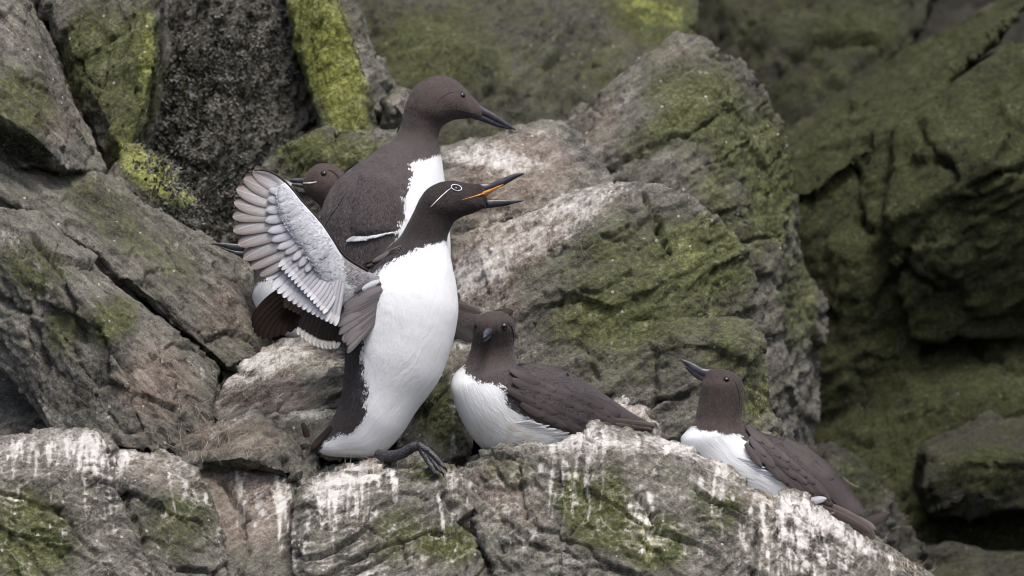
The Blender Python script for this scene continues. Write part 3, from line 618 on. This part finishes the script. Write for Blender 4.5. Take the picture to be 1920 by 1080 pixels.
# ---- standing bird with the white spectacle line, wings open
b1 = Bird('bridled bird standing upright with wings spread and bill wide open', (730, 868, -.02), (.032, .027, .029), (.023, .017, .016), 0.0, [
    (583,840,586,848,.0,.9),(594,824,612,854,0,.9),(612,802,650,858,0,.8),(630,772,705,858,0,.75),(641,735,748,822),(646,690,782,770),(648,645,822,715),(650,600,847,650),(657,558,859,590),(672,523,857,548),(697,490,851,508),
    (726,466,843,473),(748,446,838,452),(764,420,843,432),(776,397,853,415),(788,372,870,405),(803,353,886,400,0,.72),(826,342,900,394,0,.66),(850,340,906,391,0,.6),(878,344,911,390,0,.55),(898,345,911,389,0,.48),(906,347,916,386,0,.42)], .82,
    [[(838,451),(800,461),(760,478),(730,494),(708,508),(714,535),(704,575),(690,615),(683,650),(680,695),(690,735),(686,778),(668,812),(630,822),(606,834),(600,846),(610,880),(900,880),(900,450)]],
    warm_y=(420, 480), soil=[(690,850,70,14,0,.8),(640,850,60,16,0,.5)])
b1.loft('upper_mandible', [(895,344,893,374,0,.5),(905,344,901,367,0,.5),(918,344,919,358,0,.5),(935,337,939,351,0,.5),(955,329,958,340,0,.5),(970,324,972,332,0,.5),(982,324,982,327,0,.5)], 0, .5, M['bill'])
b1.loft('lower_mandible', [(890,374,893,394,0,.5),(905,374,910,391,0,.5),(925,374,929,389,0,.5),(945,374,948,386,0,.5),(965,374,967,381,0,.5),(983,375,983,377,0,.5)], 0, .5, M['bill'])
b1.loft('gape', [(868,373,869,375,-.006,.8),(880,368,884,375,-.004,1.05),(893,363,895,374,-.002,.8),(905,359,905,369,-.002,.66),(920,354,920,360,-.001,.66),(936,348,936,352,0,.6),(944,345,944,347,0,.6)], -.004, .8, M['gape'])
b1.tube('gape_line', [b1.hit(x, y, .0)[0] for x, y in [(866,374.5),(876,372),(886,369.5),(896,366.5),(906,363),(916,358)]], [.0003,.0006,.0010,.0013,.0013,.0009], M['gape'])
b1.eye(855, 353, .0040)
rg = [(855+9.5*math.cos(t)+.5, 353+5.2*math.sin(t)+1.8*math.cos(t)) for t in np.linspace(0, 2*math.pi, 15)]
b1.line('eye_ring', rg, .00042, M['bridle'], .0018, taper=False)
b1.line('bridle', [(846,353),(836,361),(825,371),(815,381),(808,388)], .00062, M['bridle'], .0012)
# near wing seen from below
DW = -.075
wm = plumage_material('wing_lining', (.24, .235, .25), (.24, .235, .25), (.55, .565, .61))
wing = b1.loft('wing', [(534,342,522,350),(548,357,522,376),(564,377,530,408),(582,397,546,438),(600,417,568,468),(620,446,590,503),(645,481,612,540,.01),(680,505,634,572,.02),(722,521,690,572,.035)], DW, .26, wm, ring=28, lump=.002,
    white=[[(500,300),(600,300),(690,470),(640,480),(650,530),(700,560),(640,640),(480,420)]])
Va = np.array([tuple(v.co + b1.base) for v in wing.data.vertices]); Fa = [tuple(p.vertices) for p in wing.data.polygons if len(p.vertices) == 4]; na = len(Va)
pa = np.empty(na, np.float32); wing.data.attributes['pat'].data.foreach_get('value', pa); fa = np.empty(na*3, np.float32); wing.data.attributes['flow'].data.foreach_get('vector', fa)
W_, F_, A_, N_ = barbs(Va, Fa, np.tile(np.array((.85, 0, .45)), (len(Fa), 1)), {'pat': np.clip(pa, -99, 8), 'warm': np.zeros(na), 'soil': np.zeros(na), 'flow': fa.reshape(-1, 3), 'size': np.full(na, .10), 'cen': Va+np.array((0, .2, 0))*(Va[:, 1:2] < DW+.04) }, 3000, .75, 8)
b1.coat(W_, F_, A_, N_, wm, wing)
wbvh = BVHTree.FromPolygons([tuple(v.co + s_) for s_ in [b1.base] for v in wing.data.vertices], [tuple(p.vertices) for p in wing.data.polygons])
prim = [((545,350),(474,320),31),((547,362),(457,335),34),((549,374),(443,355),36),((551,386),(439,380),36),((553,398),(436,406),37),((556,410),(437,432),37),((560,424),(446,458),37),((565,437),(456,485),36),((570,450),(470,502),34),((575,462),(487,516),32)]
for i, (bs, tp, wd) in enumerate(prim):
    b1.feather('primary_feather', bs, tp, wd, M['under_primary'], (DW+.007-.0007*i, DW+.024-.0011*i), bend=-6 if i < 4 else 4, parent=wing, camber=.04, roll=.09, nv=7, nu=14, blunt=4.5)
for i, (bs, tp, wd) in enumerate(prim):           # dark upper side showing between the vanes
    b1.feather('primary_feather', bs, (tp[0]+3, tp[1]-7+.5*i), wd*.8, M['upper_primary'], (DW+.012-.0007*i, DW+.031-.0011*i), bend=-7 if i < 4 else 4, parent=wing, camber=.10, roll=.11, nv=5, nu=10, blunt=5)
for i in range(15):
    t = i/14; bs = (578+64*t, 466+64*t); tp = (498+130*t**.9, 524+87*t**.62)
    b1.feather('secondary_feather', bs, tp, 24-5*t, M['under_secondary'], (DW-.001-.0004*i+.012, DW+.012-.0010*i), bend=3, parent=wing, camber=.12, roll=.10, nv=7, nu=12, blunt=6)
for k in range(13):
    t = k/12; bs = (716-14*t, 540+62*t); tp = (646-14*math.sin(3*t)+10*t+random.uniform(-4, 4), 578+86*t+random.uniform(-3, 3))
    b1.feather('tertial_feather', bs, tp, 21-3*t, M['tertial'], (-.056, -.060-.0012*k), bend=3, parent=wing, camber=.05, roll=.06, nv=7, nu=12, blunt=4)
pc = [((536,362),(504,354),19),((537,376),(501,373),21),((538,390),(498,394),22),((541,404),(497,414),22),((553,420),(502,434),21),((558,434),(509,451),21),((562,444),(520,466),20),((568,452),(534,476),18),((574,462),(548,488),17),((582,472),(560,500),17),((590,482),(573,510),16)]
for i, (bs, tp, wd) in enumerate(pc):
    b1.feather('covert_feather', bs, tp, wd, M['under_covert'], (DW+.002, DW+.0085-.0009*i), parent=wing, camber=.15, roll=.07, nv=5, nu=10, blunt=3.2)
for i in range(15):                              # median coverts along the secondaries
    t = i/14; bs = (570+60*t, 455+92*t); tp = (522+84*t, 500+88*t)
    b1.feather('covert_feather', bs, tp, 15, M['under_secondary'], (DW+.005, DW+.0045-.0007*i), parent=wing, camber=.05, roll=.06, nv=5, nu=9, blunt=3.2)
for i in range(40):                              # white lining, lying on the arm
    t = .8*(i % 20)/20; u = .18+.62*random.random()
    lead = np.array([np.interp(t, [0,.2,.4,.6,.8,1], [540,566,590,618,645,690]), np.interp(t, [0,.2,.4,.6,.8,1], [356,382,410,446,484,512])])
    trail = np.array([np.interp(t, [0,.3,.6,1], [528,548,592,640]), np.interp(t, [0,.3,.6,1], [372,438,503,570])])
    c = lead*(1-u)+trail*u; an = R(160-58*t+random.uniform(-18, 18)); ln = random.uniform(18, 30)
    b1.feather('covert_feather', tuple(c), (c[0]+ln*math.cos(an), c[1]+ln*math.sin(an)), random.uniform(15, 22), M['white_covert'] if random.random() < .7 else M['under_covert'], lift=(.0002, .0008), bvh=wbvh, parent=wing, nv=5, nu=8, blunt=2.6, root_w=.75)
for i in range(20):                              # grey axillars over the shoulder
    u = random.random(); x = 726-34*random.random(); y = 522+46*u
    b1.feather('axillary_feather', (x, y), (x-34+random.uniform(-8, 8), y+14+22*u+random.uniform(-6, 6)), random.uniform(10, 15), random.choice([M['tertial'], M['tertial'], M['under_covert'], M['white_covert']]), lift=(.001, .004), bvh=wbvh, parent=wing, nv=5, nu=8, blunt=3)
b1.tube('wing_edge', [P(x, y, DW+.002+d) for x, y, d in [(476,319,.02),(500,320,.014),(520,329,.008),(535,341,0),(549,356,0),(566,377,0),(584,397,0),(602,417,0),(622,446,.0),(647,481,.008),(690,508,.02)]], [.0010,.0016,.0018,.0018,.0018,.0018,.0018,.0018,.0018,.0018,.002], M['upper_primary'], wing)
# far wing, upper side, hanging behind
DF = .055
fw = b1.loft('wing', [(538,528,520,548),(560,545,540,580),(590,572,575,610),(625,590,620,628),(660,590,665,640)], DF, .22, plumage_material('wing_back', (.016, .012, .012), (.016, .012, .012)), ring=24)
for i, (bs, tp) in enumerate([((540,535),(472,603)),((545,540),(473,614)),((550,546),(477,624)),((555,552),(482,631)),((560,558),(491,636)),((565,564),(502,637)),((570,570),(514,632)),((575,574),(527,628)),((580,578),(541,622)),((585,582),(553,615))]):
    b1.feather('primary_feather', bs, tp, 17, M['upper_primary'], (DF-.002, DF-.012+.0012*i), bend=5, parent=fw, camber=-.2, roll=-.15, nv=7, nu=10, blunt=9)
for i in range(10):
    t = i/9; b1.feather('secondary_feather', (580+62*t, 575+25*t), (560+68*t, 628+27*math.sin(1.9*t)), 17, M['upper_secondary'], (DF-.014, DF-.016+.001*i), parent=fw, camber=-.2, roll=-.12, nv=7, nu=10, blunt=8)
for i in range(12):
    t = i/11; b1.feather('covert_feather', (545+85*t, 538+40*t), (535+85*t, 578+42*t), 15, M['upper_primary'], (DF-.018, DF-.016+.0006*i), parent=fw, camber=-.2, nv=5, nu=7, blunt=5)
# ruffled dark feathers where wing and shoulder meet
for i in range(16):
    t = i/15; b1.feather('scapular_feather', (752-10*t, 462+26*t), (694-22*t+random.uniform(-6, 6), 494+18*t+random.uniform(-4, 6)), 11, M['tertial'] if i % 3 == 0 else M['upper_primary'], (-.03-.01*t, -.03+.02*t), camber=.3, nv=5, nu=7)
for i in range(7):                               # tail
    b1.feather('tail_feather', (622-2*i, 800+5*i), (583+2*i, 842+2.2*i), 12, M['upper_primary'], (-.02+.006*i, -.012+.006*i), nv=5)
# foot
foot = b1.tube('foot', [P(708,850,-.05), P(722,856,-.06), P(750,852,-.075), P(775,838,-.085), P(786,838,-.09)], [.0065,.0085,.0078,.0072,.006], M['foot'], ring=14)
for tips in ([(786,836),(806,856),(820,876),(828,886)], [(788,838),(800,860),(812,880),(818,890)], [(784,834),(804,846),(824,866),(834,878)]):
    k = len([c for c in b1.root.children if c.name.startswith('foot')])
    q = [P(x, y, -.09-.010*i) for i, (x, y) in enumerate(tips)]
    b1.tube('toe', q, [.0056,.0046,.0038,.0018], M['foot'], foot, ring=10)
for (x, y, d) in ((828,886,-.12), (818,890,-.12), (834,878,-.12)):
    b1.tube('claw', [P(x-1, y-2, d), P(x+3, y+3, d-.003), P(x+4, y+8, d)], [.0019, .0013, .0003], M['furrow'], foot, ring=8)
web = [P(787,838,-.089), P(804,848,-.098), P(824,868,-.108), P(806,860,-.099), P(820,878,-.108), P(800,862,-.099), P(812,880,-.109)]
b1.add('web', mesh_np('web', web, [(0,1,3),(1,2,4,3),(0,3,5),(3,4,6,5)]), M['foot'], foot)

# ---- tallest bird behind
b2 = Bird('tallest brown bird upright behind, closed bill pointing right and down', (720, 645, .19), (.064, .054, .056), (.056, .042, .040), .19, [
    (650,650,670,654,0,.8),(628,600,760,655,0,.85),(606,540,815,620),(599,480,838,550),(598,432,845,480),(605,388,842,425),(628,342,837,372),(664,311,834,337),(702,285,830,307),(732,265,825,282),(748,243,822,258),(755,216,829,238),(762,190,846,227),(776,165,862,223,0,.75),(800,147,876,222,0,.68),(830,141,884,222,0,.62),(855,150,889,222,0,.58),(874,168,893,222,0,.5),(888,184,899,222,0,.42),(899,196,906,223,0,.34)], .84,
    [[(767,307),(800,299),(828,289),(860,300),(860,520),(735,470),(748,440),(762,400),(757,378),(768,350),(776,325)]], warm_y=(215, 300))
b2.loft('upper_mandible', [(880,188,884,216,0,.45),(896,194,897,217,0,.42),(912,204,911,222,0,.42),(935,218,933,232,0,.42),(955,233,952,239.5,0,.4),(967,243,966,244,0,.4)], .19, .5, M['bill'])
b2.loft('lower_mandible', [(884,210,888,224,0,.45),(898,212,898,226,0,.42),(912,217,912,231,0,.4),(934,228,933,238,0,.4),(957,238,956,243,0,.4)], .19, .5, M['bill'])
b2.eye(868, 178, .0043)
b2.line('eye_furrow', [(862,172),(848,173),(834,179),(823,187),(817,193)], .00045, M['furrow'], .0)
b2.line('gape_line', [(858,207),(875,211),(892,214)], .0005, M['furrow'])
w2 = b2.shell('wing', [(672,318),(735,318),(752,345),(758,385),(748,432),(742,444),(700,452),(655,453),(650,425),(655,370)], .006, b2.mat, soft=26)
for i in range(15):
    t = i/14; x = 664+76*t; y = 448-9*t+2*math.sin(5*t); ln = 14-7*t
    b2.feather('secondary_tip', (x+ln*.3, y-4+2*t), (x-ln*.75+random.uniform(-2, 2), y+5-4*t+random.uniform(-1, 1)), 8-5*t, M['white_covert'], lift=(.0035, .0048), parent=w2, nv=3, nu=6, blunt=3)
b2.line('wing_fold', [(648,362),(638,381),(622,403),(608,428)], .0009, M['furrow'], .0)
b2.feather('quill_feather', (738,452), (690,520), 34, M['grey_feather'], lift=(.002, .004))
b2.line('quill_edge', [(744,448),(722,470),(706,490),(694,515)], .0006, M['straw'], .003)

# ---- small head peering left
b3 = Bird('bird behind the tallest one, only its head facing left shows', (760, 640, .5), (.054, .042, .040), (.058, .042, .038), .46, [
    (832,600,812,622,.1),(800,500,705,640,.06),(745,410,655,560,.03),(694,370,628,460,0),(672,352,613,412,0),(657,336,600,388,0),(642,320,585,373,0),(622,309,576,364,0,.75),(600,307,571,358,0,.68),(583,316,568,352,0,.55),(572,328,566,348,0,.45)], .82, [[(600,470),(800,640),(600,640)]], warm_y=(600, 700))
b3.loft('upper_mandible', [(578,332,580,344,0,.5),(565,334,566,344,0,.5),(548,335,549,342,0,.45),(532,339,532,341,0,.4)], .46, .5, M['bill'])
b3.loft('lower_mandible', [(578,345,580,355,0,.5),(565,344,568,353,0,.5),(550,343,552,349,0,.45),(536,342,536,343,0,.4)], .46, .5, M['bill'])
b3.eye(607, 325, .0045)
b3.line('eye_furrow', [(614,319),(624,322),(632,330),(637,338)], .0009, M['furrow'])
b3.line('gape_line', [(568,343.5),(582,343),(594,341)], .0007, M['bridle'])

# ---- crouching bird behind the spread wings
b4 = Bird('crouching bird behind the spread wings, bill tip poking out left', (680, 665, .3), (.062, .050, .048), (.050, .038, .036), .30, [
    (912,596,908,606,.02,.8),(892,584,882,636,.02),(850,556,840,655),(760,520,760,668),(680,503,680,664),(610,490,625,655),(572,484,572,648),(552,478,524,622),(545,470,490,590),(540,460,474,560),(535,450,476,532),(530,440,476,512),(520,428,470,497,0,.75),(500,424,463,489,0,.68),(481,431,457,483,0,.6),(466,446,454,479,0,.5)], .8,
    [[(530,522),(500,525),(484,532),(466,560),(470,600),(560,680),(800,690),(800,640),(600,600),(560,560)]])
b4.loft('upper_mandible', [(470,452,468,470,0,.5),(450,457,450,471,0,.5),(430,456,431,468,0,.45),(408,455,409,461,0,.42),(392,457,392,458,0,.4)], .30, .5, M['bill'])
b4.loft('lower_mandible', [(470,470,470,484,0,.5),(450,471,452,481,0,.5),(432,468,434,474,0,.45),(412,462,413,465,0,.4)], .30, .5, M['bill'])
b4.eye(492, 448)
b4.feather('quill_feather', (826,566), (903,586), 16, M['quill'], (.235, .26))
b4.feather('quill_feather', (905,596), (963,583), 15, M['upper_primary'], (.29, .31), bend=-2)
b4.feather('quill_feather', (836,606), (890,638), 26, M['grey_feather'], (.24, .26))

# ---- sitting bird facing the camera
b5 = Bird('sitting bird facing the camera with its white breast showing', (1000, 850, .03), (.056, .047, .049), (.042, .032, .030), .04, [
    (1228,797,1222,806,.10,.5),(1182,772,1165,816,.09,.8),(1132,738,1095,848,.07,.8),(1080,705,1015,875,.04),(1030,686,945,872,.02),(1002,681,897,835,0),(986,683,864,784,-.01),(976,686,846,735,-.01),(970,684,851,704,0),(965,670,871,682,.005,.9),(963,652,881,660,.005,.95),(964,634,886,640,0,1.0),(966,615,888,620,-.005,1.05),(963,600,891,604,-.006,1.05),(952,588,901,591,-.006,1.05),(940,583,913,584,-.006,1.1)], .82,
    [[(868,686),(872,700),(895,718),(935,722),(950,755),(965,770),(985,785),(1000,800),(1035,808),(1075,822),(1080,900),(820,900),(820,690)]], warm_y=(660, 720), soil=[(960,830,90,40,10,.8),(930,790,60,50,0,.3)])
b5.eye(946, 612, .0048, off=-.002); b5.eye(892.5, 611, .0042, off=-.0025)
bx = b5.hit(915, 624)[0]
q = P(916, 625, bx.y)
def face_bill(name, dz, tip, r):
    a = Vector(q)+Vector((0, .008, dz)); t = Vector(P(*tip))
    return b5.tube(name, [a, a.lerp(t, .35)+Vector((0, 0, .001)), a.lerp(t, .75), t], [r*1.15, r, r*.55, r*.12], M['bill_face'], ring=12, flat=.8)
face_bill('upper_mandible', .002, (907, 633, bx.y-.042), .0074)
face_bill('lower_mandible', -.004, (908, 640, bx.y-.036), .0058)
b5.line('eye_furrow', [(950,604),(958,612),(962,626),(963,640)], .0008, M['furrow'])
w5 = b5.shell('wing', [(962,712),(1000,692),(1060,700),(1110,740),(1120,790),(1105,800),(1070,815),(1010,800),(985,782),(965,762),(950,740)], .007, b5.mat, soft=24, down=(1, .5))
poly5 = [(955,712),(1000,690),(1070,698),(1130,745),(1125,795),(1080,812),(1010,798),(970,765)]
for r_ in range(6):
    for c_ in range(9):
        x = 962+20*c_+6*(r_ % 2)-3*r_; y = 700+17*r_+8*c_
        if poly_sd(np.array([x+10.]), np.array([y+6.]), poly5)[0] > 2:
            b5.feather('covert_feather', (x-6, y-3), (x+42+random.uniform(-6, 6), y+21+random.uniform(-5, 5)), 17, M['grey_feather'] if random.random() < .6 else M['brown_feather'], lift=(.0061, .0069), parent=w5, nv=5, nu=10, blunt=5)
for i, (bs, tp, wd) in enumerate([((1065,738),(1160,778),26),((1075,756),(1160,795),24),((1100,785),(1228,798),15),((1098,792),(1222,803),13)]):
    b5.feather('quill_feather', bs, tp, wd, M['quill'] if i in (2, 3) else M['grey_feather'], lift=(.004+.001*i*(i < 4), .006), nv=5, nu=10, blunt=6 if i < 2 else 2.2)
for i in range(16):
    t = i/15; x = 985+90*t; y = 785+34*t
    b5.feather('flank_feather', (x-16, y+8), (x+12, y+random.uniform(0, 8)-2), random.uniform(5, 8), M['white_covert'], lift=(.001, .0065), nv=5, nu=6, blunt=3)

# ---- right sitting bird looking up
b6 = Bird('right sitting bird looking up left with a white wing spot', (1450, 930, -.02), (.054, .044, .045), (.040, .029, .027), .02, [
    (1640,992,1632,1000,.0,.5),(1612,964,1585,1004,0,.8),(1590,935,1535,995),(1556,886,1480,978),(1506,846,1410,950),(1450,818,1345,910),(1418,810,1302,865),(1402,806,1277,828),(1395,800,1288,806),(1391,785,1302,786),(1392,765,1308,764),(1395,742,1312,742),(1394,722,1315,724),(1386,706,1317,716,0,.72),(1366,694,1318,713,0,.66),(1344,691,1318,712,0,.6),(1328,693,1318,711,0,.5)], .82,
    [[(1296,800),(1320,808),(1350,812),(1386,816),(1398,832),(1404,850),(1425,878),(1450,890),(1478,908),(1500,935),(1520,990),(1270,960),(1262,820)]], warm_y=(800, 840))
b6.loft('upper_mandible', [(1336,691,1332,712,0,.5),(1320,691,1318,709,0,.5),(1306,684,1301,700,0,.46),(1292,678,1287,687,0,.42),(1276,673,1276,676,0,.4)], .02, .5, M['bill'])
b6.loft('lower_mandible', [(1333,707,1329,716,0,.5),(1319,702,1313,714,0,.46),(1303,692,1298,704,0,.42),(1289,683,1285,690,0,.4)], .02, .5, M['bill'])
b6.eye(1362, 711, .0046)
b6.line('eye_furrow', [(1372,708),(1381,722),(1386,742),(1387,765)], .0007, M['furrow'], .0)
poly6 = [(1400,812),(1440,816),(1500,848),(1535,890),(1545,930),(1538,942),(1508,938),(1470,902),(1430,878),(1408,850)]
w6 = b6.shell('wing', poly6, .007, b6.mat, soft=22, down=(.8, .7))
for r_ in range(7):
    for c_ in range(10):
        x = 1402+16*c_-7*r_; y = 806+12.5*c_+11*r_
        if poly_sd(np.array([x+9.]), np.array([y+10.]), poly6)[0] > 1:
            b6.feather('covert_feather', (x-7, y-6), (x+30+random.uniform(-7, 7), y+30+random.uniform(-7, 7)), 14, M['brown_feather'] if random.random() < .7 else M['grey_feather'], lift=(.0060, .0074), parent=w6, nv=5, nu=10, blunt=5)
b6.feather('secondary_tip', (1502,940), (1545,934), 15, M['white_covert'], lift=(.0105, .0115), parent=w6, nv=5, nu=7, blunt=3)
for i, (bs, tp, wd, d) in enumerate([((1500,848),(1598,955),40,.003),((1520,870),(1612,968),36,.004),((1470,828),(1560,900),34,.003),((1505,930),(1638,994),26,.005),((1515,940),(1630,996),18,.0065)]):
    b6.feather('quill_feather', bs, tp, wd, M['brown_feather'] if i < 3 else M['quill'], lift=(d, d+.002), nv=5, nu=12, blunt=7 if i < 3 else 2.2)
b6.feather('tail_feather', (1585,990), (1669,962), 24, M['brown_feather'], (.02, .03), bend=4, nv=7, blunt=3.5)
b6.feather('tail_feather', (1585,970), (1640,1008), 26, M['quill'], (.0, .01), nv=7, blunt=6)
for i in range(14):
    t = i/13; x = 1400+90*t; y = 852+62*t
    b6.feather('flank_feather', (x-18, y+6), (x+14, y+12+random.uniform(-3, 5)), random.uniform(5, 8), M['white_covert'], lift=(.0005, .005), nv=5, nu=6, blunt=3)

# ------------------------------------------------------------------ small stuff lying on the rock
bpy.context.view_layer.update()
dg = bpy.context.evaluated_depsgraph_get()
def ground(px, py):
    d = (Vector(P(px, py, 0)) - CAMP).normalized()
    ok, loc, nrm, i, ob, _ = scene.ray_cast(dg, CAMP, d)
    if not ok or ob.name.split('.')[0] not in ('rock_outcrop', 'boulder', 'rock_slab'): return None
    return loc, nrm, ob
def strands(name, label, cat, zones, n, m, ln, rad):
    V, F = [], []
    for _ in range(n):
        cx, cy, rx, ry = random.choice(zones); x, y = random.gauss(cx, rx), random.gauss(cy, ry)
        h = ground(x, y)
        if h is None: continue
        p, nrm = h[:2]; t = nrm.cross(Vector((random.uniform(-1, 1), random.uniform(-1, 1), random.uniform(-.4, .4)))).normalized()
        sd_ = nrm.cross(t); L = random.uniform(*ln); cv = random.uniform(-.6, .6); r = rad*random.uniform(.6, 1.2); b0 = len(V); k = 5
        for i in range(k):
            u = i/(k-1)-.5; c = p + t*u*L + sd_*cv*L*u*u + nrm*(.0012 + random.uniform(0, .002) + .006*abs(u)*random.random()); rr = r*(1-abs(u)*1.2)
            V += [c + sd_*rr, c - sd_*rr*.5 + nrm*rr*.86, c - sd_*rr*.5 - nrm*rr*.86]
        for i in range(k-1):
            for j in range(3): F.append((b0+i*3+j, b0+i*3+(j+1) % 3, b0+(i+1)*3+(j+1) % 3, b0+(i+1)*3+j))
    tag(link(name, mesh_np(name, V, F), m), label, cat, kind='stuff')
strands('dry_straw', 'dry straw and feather shafts scattered over the ledges', 'straw', [(900,440,40,14),(950,400,60,20),(1000,430,70,30),(420,830,60,16),(600,660,40,12),(540,690,60,20),(1440,935,20,8),(1700,1062,25,8),(1560,985,60,25),(700,872,40,6),(380,780,30,30)], 420, M['straw'], (.012, .035), .0005)
def leaves(name, label, cat, zones, n, m, size):
    V, F = [], []
    for _ in range(n):
        cx, cy, rx, ry = random.choice(zones); h = ground(random.gauss(cx, rx), random.gauss(cy, ry))
        if h is None or 'recess' not in h[2].get('label', ''): continue
        p, nrm = h[:2]
        for q in range(3):
            t = (nrm*random.uniform(.1, .9) + Vector((random.gauss(0, 1), random.gauss(0, .5), random.gauss(0, 1)))*.7).normalized(); sd_ = t.cross(nrm).normalized(); L = random.uniform(*size); b0 = len(V)
            V += [p, p + t*L*.55 + sd_*L*.3, p + t*L + nrm*L*.1, p + t*L*.55 - sd_*L*.3, p + t*L*.5 + nrm*L*.12]
            F += [(b0, b0+1, b0+4), (b0+1, b0+2, b0+4), (b0+2, b0+3, b0+4), (b0+3, b0, b0+4)]
    tag(link(name, mesh_np(name, V, F, smooth=False), m), label, cat, kind='stuff')
M['crust'] = plain_material('dark_crust', (.020, .022, .016), .85, .25, (.16, .155, .145), 45)
leaves('crusty_growth', 'dark crusty plants and lichen covering the recess behind the raised wing', 'lichen', [(370,130,45,80),(340,250,40,60),(450,380,70,40),(480,90,60,60),(430,260,80,70)], 5200, M['crust'], (.004, .009))
# a dark moulted feather standing in a crack under the tail
f = Vector(P(572, 820, .03)); V = []; FU = []; FV = []
for i in range(7):
    t = i/6
    for j in range(3):
        q = j-1; p = P(576-8*t+q*6*max(.15, (1-t**5))**.5, 820-28*t, .02+.004*q*q); V.append(p); FU.append(t); FV.append(q)
tag(link('moulted_feather', mesh_np('moulted_feather', V, [(i*3+j, i*3+j+1, i*3+j+4, i*3+j+3) for i in range(6) for j in range(2)], {'fu': FU, 'fv': FV}), M['upper_primary']), 'small dark moulted feather stuck upright on the rock left of the tail', 'feather')
